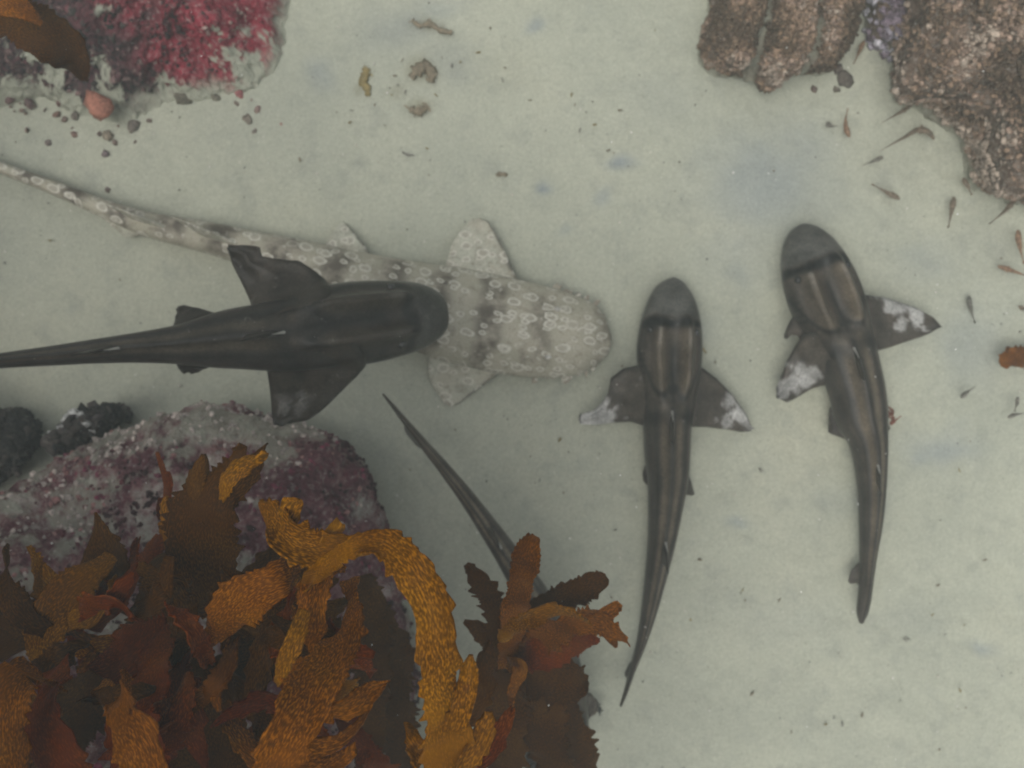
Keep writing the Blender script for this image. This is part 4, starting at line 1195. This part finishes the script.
# ------------------------------------------------------------------ small fish
def small_fish(pts, wid, col, label, seed, z=0.03):
    """pts: head to tail in pixels"""
    g = Geo()
    n = len(pts)
    prof = np.interp(np.linspace(0, 1, 9), [0, .06, .22, .45, .75, .92, 1], [.35, .75, 1, .8, .36, .22, .18])
    cc = catmull([(x, y, z) for x, y in pts], 9)
    rows = [(cc[i, 0], cc[i, 1], z, wid * prof[i], 0.0022 * wid * prof[i], 0.0022 * wid * prof[i]) for i in range(9)]
    c = np.array(col)
    def colour(s, x, y, V):
        m = 0.5 + 0.5 * np.sin(s * 38 + 2 * fbm(np.stack([s * 9, x, 0 * s], -1), 2, seed))
        k = c * (0.75 + 0.5 * m)[..., None]
        return blend(k, sstep(-0.1, -0.6, y), c * 2.2)
    B = loft(g, rows, 40, 14, lambda s, x, y: (x, y), colour)
    fcol = lambda G, r, t: np.ones(r.shape + (3,)) * c * 1.3
    e, T, S, U = B['C'][-1], B['T'][-1], B['S'][-1], B['U'][-1]
    L = B['L'][-1]
    fin(g, [e + U * .001, e + U * .004 + T * L * .06, e + U * .005 + T * L * .14], [e - U * .001, e - U * .004 + T * L * .06, e - U * .005 + T * L * .14], 0.0006, fcol, 8, 6)
    i = 10
    for sd in (-1, 1):
        a = B['C'][i] + S * 0 + B['S'][i] * sd * B['hw'][i] * .8
        fin(g, [a, a + B['S'][i] * sd * L * .05 + B['T'][i] * L * .05], [a + B['T'][i] * L * .05, a + B['S'][i] * sd * L * .03 + B['T'][i] * L * .09], 0.0006, fcol, 6, 5)
    i0, i1 = 14, 26
    fin(g, [B['C'][i0] + B['U'][i0] * B['hu'][i0] * .8, B['C'][i0 + 3] + B['U'][i0] * (B['hu'][i0] + .006)], [B['C'][i1] + B['U'][i1] * B['hu'][i1] * .8, B['C'][i1] + B['U'][i1] * (B['hu'][i1] + .004)], 0.0006, fcol, 6, 6)
    o = g.build('small_fish', M_FISH, origin=B['C'][20])
    tag(o, label, 'fish', 'small slender fish by the boulders')
    return o
FB, FG, FO = (0.15, 0.115, 0.08), (0.15, 0.14, 0.115), (0.20, 0.12, 0.07)
gen = 'tiny slender brown fish hovering over sand near the turf boulder'
small_fish([(849.5, 137), (846, 128), (845.5, 120), (847, 112)], 2.6, FO, 'tiny orange brown fish curved like a bow below the grooved rock', 1)
small_fish([(912, 105), (901, 112), (885, 121)], 2.0, FB, 'tiny slender fish tucked close under the turf boulder edge', 2)
small_fish([(934, 139.5), (928, 132), (918, 130), (905, 137), (887, 147)], 2.8, FB, 'longest small fish with sharply bent body below the turf boulder', 3)
small_fish([(883, 157), (876, 160), (866, 164)], 2.3, FG, gen, 4)
small_fish([(899.5, 199), (890, 194), (875, 186)], 2.7, FB, gen, 5)
small_fish([(963, 178), (967, 185), (971, 193)], 2.5, FB, gen, 6)
small_fish([(954, 197), (952, 209), (949, 224)], 2.9, FB, gen, 7)
small_fish([(1016, 197), (1007, 209), (993, 221)], 2.7, FB, gen, 8)
small_fish([(1018, 230), (1019, 243), (1023, 260)], 2.9, FO, gen, 9)
small_fish([(998, 266), (1010, 270), (1030, 277)], 2.5, FO, gen, 10)
small_fish([(969, 296), (970, 306), (974, 320)], 2.4, (0.11, 0.105, 0.085), 'faint grey small fish over sand between white-patched fin and kelp scrap', 11, 0.012)
small_fish([(961, 398), (966, 393), (973, 388)], 2.4, FG, 'tiny grey fish lying over sand below the kelp scrap', 12)
small_fish([(1008, 418), (1014, 415), (1026, 413)], 2.0, FG, 'tiny grey fish lying over sand below the kelp scrap', 13)
small_fish([(1018, 397), (1017, 403), (1015, 410)], 2.0, FG, 'tiny grey fish lying over sand below the kelp scrap', 14)
small_fish([(864, 41), (860, 50), (855, 61)], 2.4, FO, 'tiny orange brown fish beside the mauve speckled stone', 15)
small_fish([(826, 123), (831, 126), (836, 126)], 2.6, FG, 'stubby tiny grey fish over sand below the grooved rock', 16)
small_fish([(1019, 306), (1024, 309), (1034, 312)], 2.2, FB, gen, 17)

# ------------------------------------------------------------------ scraps of weed and shell
def scrap(path, wid, col, label, seed, z=0.012, group=None, name='weed_scrap', cat='seaweed'):
    g = Geo()
    c = catmull([P(x, y, z + 0.003 * math.sin(k * 2.1)) for k, (x, y) in enumerate(path)], 22)
    T = np.gradient(c, axis=0); T /= np.linalg.norm(T, axis=1, keepdims=True)
    S = np.cross(T, [0, 0, 1.0])
    r = np.random.default_rng(seed)
    hw = wid * mpp(z) * (0.5 + 0.5 * np.sin(np.linspace(0.3, 2.9, 22))) * (1 + 0.35 * r.standard_normal(22)).clip(.3, 1.8)
    for sg in (1, -1):
        pass
    ring = []
    for a in np.linspace(0, 2 * np.pi, 6, endpoint=False):
        ring.append(c + S * (hw * math.cos(a))[:, None] + np.array([0, 0, 1]) * (hw * 0.35 * math.sin(a))[:, None])
    V = np.stack(ring, 1)
    g.add(V.reshape(-1, 3), grid_faces(22, 6, True), np.array(col) * (0.8 + 0.4 * r.random((22 * 6, 1))))
    if wid > 2.5:                                   # ragged side branches
        for q in range(16):
            i = int(r.integers(1, 21))
            a = r.uniform(0, 6.28)
            d = np.array([math.cos(a), math.sin(a), r.uniform(-.1, .3)])
            ln = r.uniform(0.006, 0.018)
            sd = np.array([-d[1], d[0], 0])
            W = np.array([c[i] + d * ln * t + sd * (r.uniform(-.003, .003) + (0.0022 * (1 - t) + .0003) * k_) + np.array([0, 0, .0006 * (k_ > 0)]) for t in (0, .35, .7, 1) for k_ in (-1, 1)])
            g.add(W, [(0, 1, 3, 2), (2, 3, 5, 4), (4, 5, 7, 6)], np.array(col) * r.uniform(.7, 1.3))
    o = g.build(name, M_SCRAP, origin=c[0])
    tag(o, label, cat, group)
    return o
OL, BR, DK = (0.24, 0.19, 0.08), (0.21, 0.175, 0.12), (0.19, 0.18, 0.155)
scrap([(366, 68), (365, 76), (363, 82), (367, 88), (368, 96)], 4.5, OL, 'yellow olive weed scrap standing out on pale sand', 1)
scrap([(411, 78), (418, 70), (426, 66), (432, 74), (430, 82)], 6, BR, 'broad brown weed scrap curled on sand', 2)
scrap([(412, 20), (420, 26), (430, 24), (440, 30), (452, 33)], 3, BR, 'branching brown weed strand on sand above the curled scrap', 3)
scrap([(410, 108), (418, 112), (428, 106)], 4, BR, 'flat brown weed flake on sand below the curled scrap', 4)
scrap([(402, 152), (408, 155), (414, 155)], 1.2, DK, 'thin dark weed thread lying straight on sand', 5)
scrap([(496, 175), (501, 174), (508, 175)], 2, BR, 'short brown weed flake on sand above the wobbegong fin', 6)
scrap([(888, 411), (893, 417), (891, 424), (897, 419), (901, 416)], 1.6, (0.16, 0.05, 0.03), 'branched red weed sprig caught beside the brown shark body', 7, z=0.05)
scrap([(884, 404), (890, 408), (893, 413), (889, 416), (894, 420)], 1.3, (0.13, 0.05, 0.03), 'thin red weed thread tangled under the branched red sprig', 8, z=0.055)
scrap([(582, 700), (586, 712), (596, 706), (600, 712)], 3, (0.04, 0.04, 0.035), 'dark weed scrap at the edge of the kelp tuft', 9, z=0.05)
r_ = np.random.default_rng(99)
small = [(395, 75), (398, 85), (392, 95), (402, 60), (405, 92), (436, 95), (442, 58), (452, 66), (460, 62), (505, 68), (502, 80), (478, 52), (491, 28), (430, 160), (427, 148), (385, 125), (352, 110), (350, 122), (337, 112), (580, 130), (572, 95), (575, 105), (586, 112), (595, 125), (608, 150), (695, 105), (700, 55),
         (780, 600), (842, 724), (826, 725), (752, 694), (908, 638), (965, 625), (938, 585), (945, 635), (933, 615), (862, 715), (905, 640), (742, 590), (745, 600), (615, 530), (560, 440), (455, 430), (540, 480), (410, 470), (620, 110), (640, 75), (655, 30), (530, 100), (545, 130), (705, 350), (715, 362), (940, 520), (960, 470), (985, 560), (900, 700), (690, 620), (700, 560), (760, 470), (960, 690), (300, 160), (320, 190), (50, 240), (120, 280), (180, 190), (60, 160)]
for k, (x, y) in enumerate(small):
    a = r_.uniform(0, 6.28)
    l = r_.uniform(1.0, 3.2)
    scrap([(x - l * math.cos(a), y - l * math.sin(a)), (x + r_.uniform(-1, 1), y + r_.uniform(-1, 1)), (x + l * math.cos(a), y + l * math.sin(a))], r_.uniform(0.5, 1.2), [BR, DK, OL][k % 3], 'tiny dark weed flake scattered on open pale sand', 300 + k, z=0.010, group='weed flakes on the sand')

def grit():
    r = np.random.default_rng(4)
    v2, f2, v1, f1 = ico()
    k = 2600
    pts = np.c_[r.uniform(-1.25, 1.25, k), r.uniform(-0.95, 0.95, k), np.full(k, 0.004)]
    den = fbm(np.c_[pts[:, :2] * 3, np.zeros(k)], 3, 3)
    pts = pts[den > -0.15]
    k = len(pts)
    s = 0.0006 + 0.0021 * r.random(k) ** 4
    pts[:, 2] = 0.018 * fbm(np.c_[pts[:, :2], np.zeros(k)] * 1.6, 4, 3) + 0.003
    A = v1[None] * s[:, None, None] * (0.6 + 0.8 * r.random((k, len(v1), 3))) * np.array([1, 1, 0.5]) + pts[:, None]
    F = f1[None] + (np.arange(k) * len(v1))[:, None, None]
    pal = np.array([(0.75, 0.73, 0.68), (0.10, 0.09, 0.07), (0.20, 0.16, 0.11), (0.6, 0.57, 0.5), (0.14, 0.14, 0.13)])
    col = np.repeat(pal[r.integers(0, len(pal), k)], len(v1), 0)
    g = Geo()
    g.add(A.reshape(-1, 3), F.reshape(-1, 3).tolist(), col)
    o = g.build('shell_grit', M_GRIT)
    o['kind'] = 'stuff'
    o['label'] = 'fine shell grit and dark grains strewn over the sand'
    # specks adrift in the water
    k = 420
    z = r.uniform(0.05, 0.95, k)
    px, py = r.uniform(-20, 1044, k), r.uniform(-20, 788, k)
    pts = np.array([P(a, b, c) for a, b, c in zip(px, py, z)])
    s = (0.00035 + 0.0011 * r.random(k) ** 5)
    A = v1[None] * s[:, None, None] * (0.6 + 0.8 * r.random((k, len(v1), 3))) + pts[:, None]
    F = f1[None] + (np.arange(k) * len(v1))[:, None, None]
    g = Geo()
    g.add(A.reshape(-1, 3), F.reshape(-1, 3).tolist(), np.array([0.8, 0.8, 0.76]))
    o = g.build('suspended_particles', M_GRIT)
    o['kind'] = 'stuff'
    o['label'] = 'pale specks drifting in the murky water'
grit()

# ------------------------------------------------------------------ the murky water
def haze():
    g = Geo()
    x, z0, z1 = 8.2, -1.1, 2.25
    v = [(-x, -x, z0), (x, -x, z0), (x, x, z0), (-x, x, z0), (-x, -x, z1), (x, -x, z1), (x, x, z1), (-x, x, z1)]
    g.add(v, [(3, 2, 1, 0), (4, 5, 6, 7), (0, 1, 5, 4), (1, 2, 6, 5), (2, 3, 7, 6), (3, 0, 4, 7)])
    m = bpy.data.materials.new('murky_water')
    m.use_nodes = True
    t = m.node_tree
    t.nodes.clear()
    out = t.nodes.new('ShaderNodeOutputMaterial')
    pv = t.nodes.new('ShaderNodeVolumePrincipled')
    pv.inputs['Color'].default_value = (*HAZE_COLOR, 1)
    pv.inputs['Density'].default_value = HAZE_DENSITY
    pv.inputs['Anisotropy'].default_value = 0.2
    t.links.new(pv.outputs[0], out.inputs['Volume'])
    o = g.build('haze', m, smooth=False)
    o['kind'] = 'stuff'
    o['label'] = 'murky greenish sea water filling the whole scene'
haze()
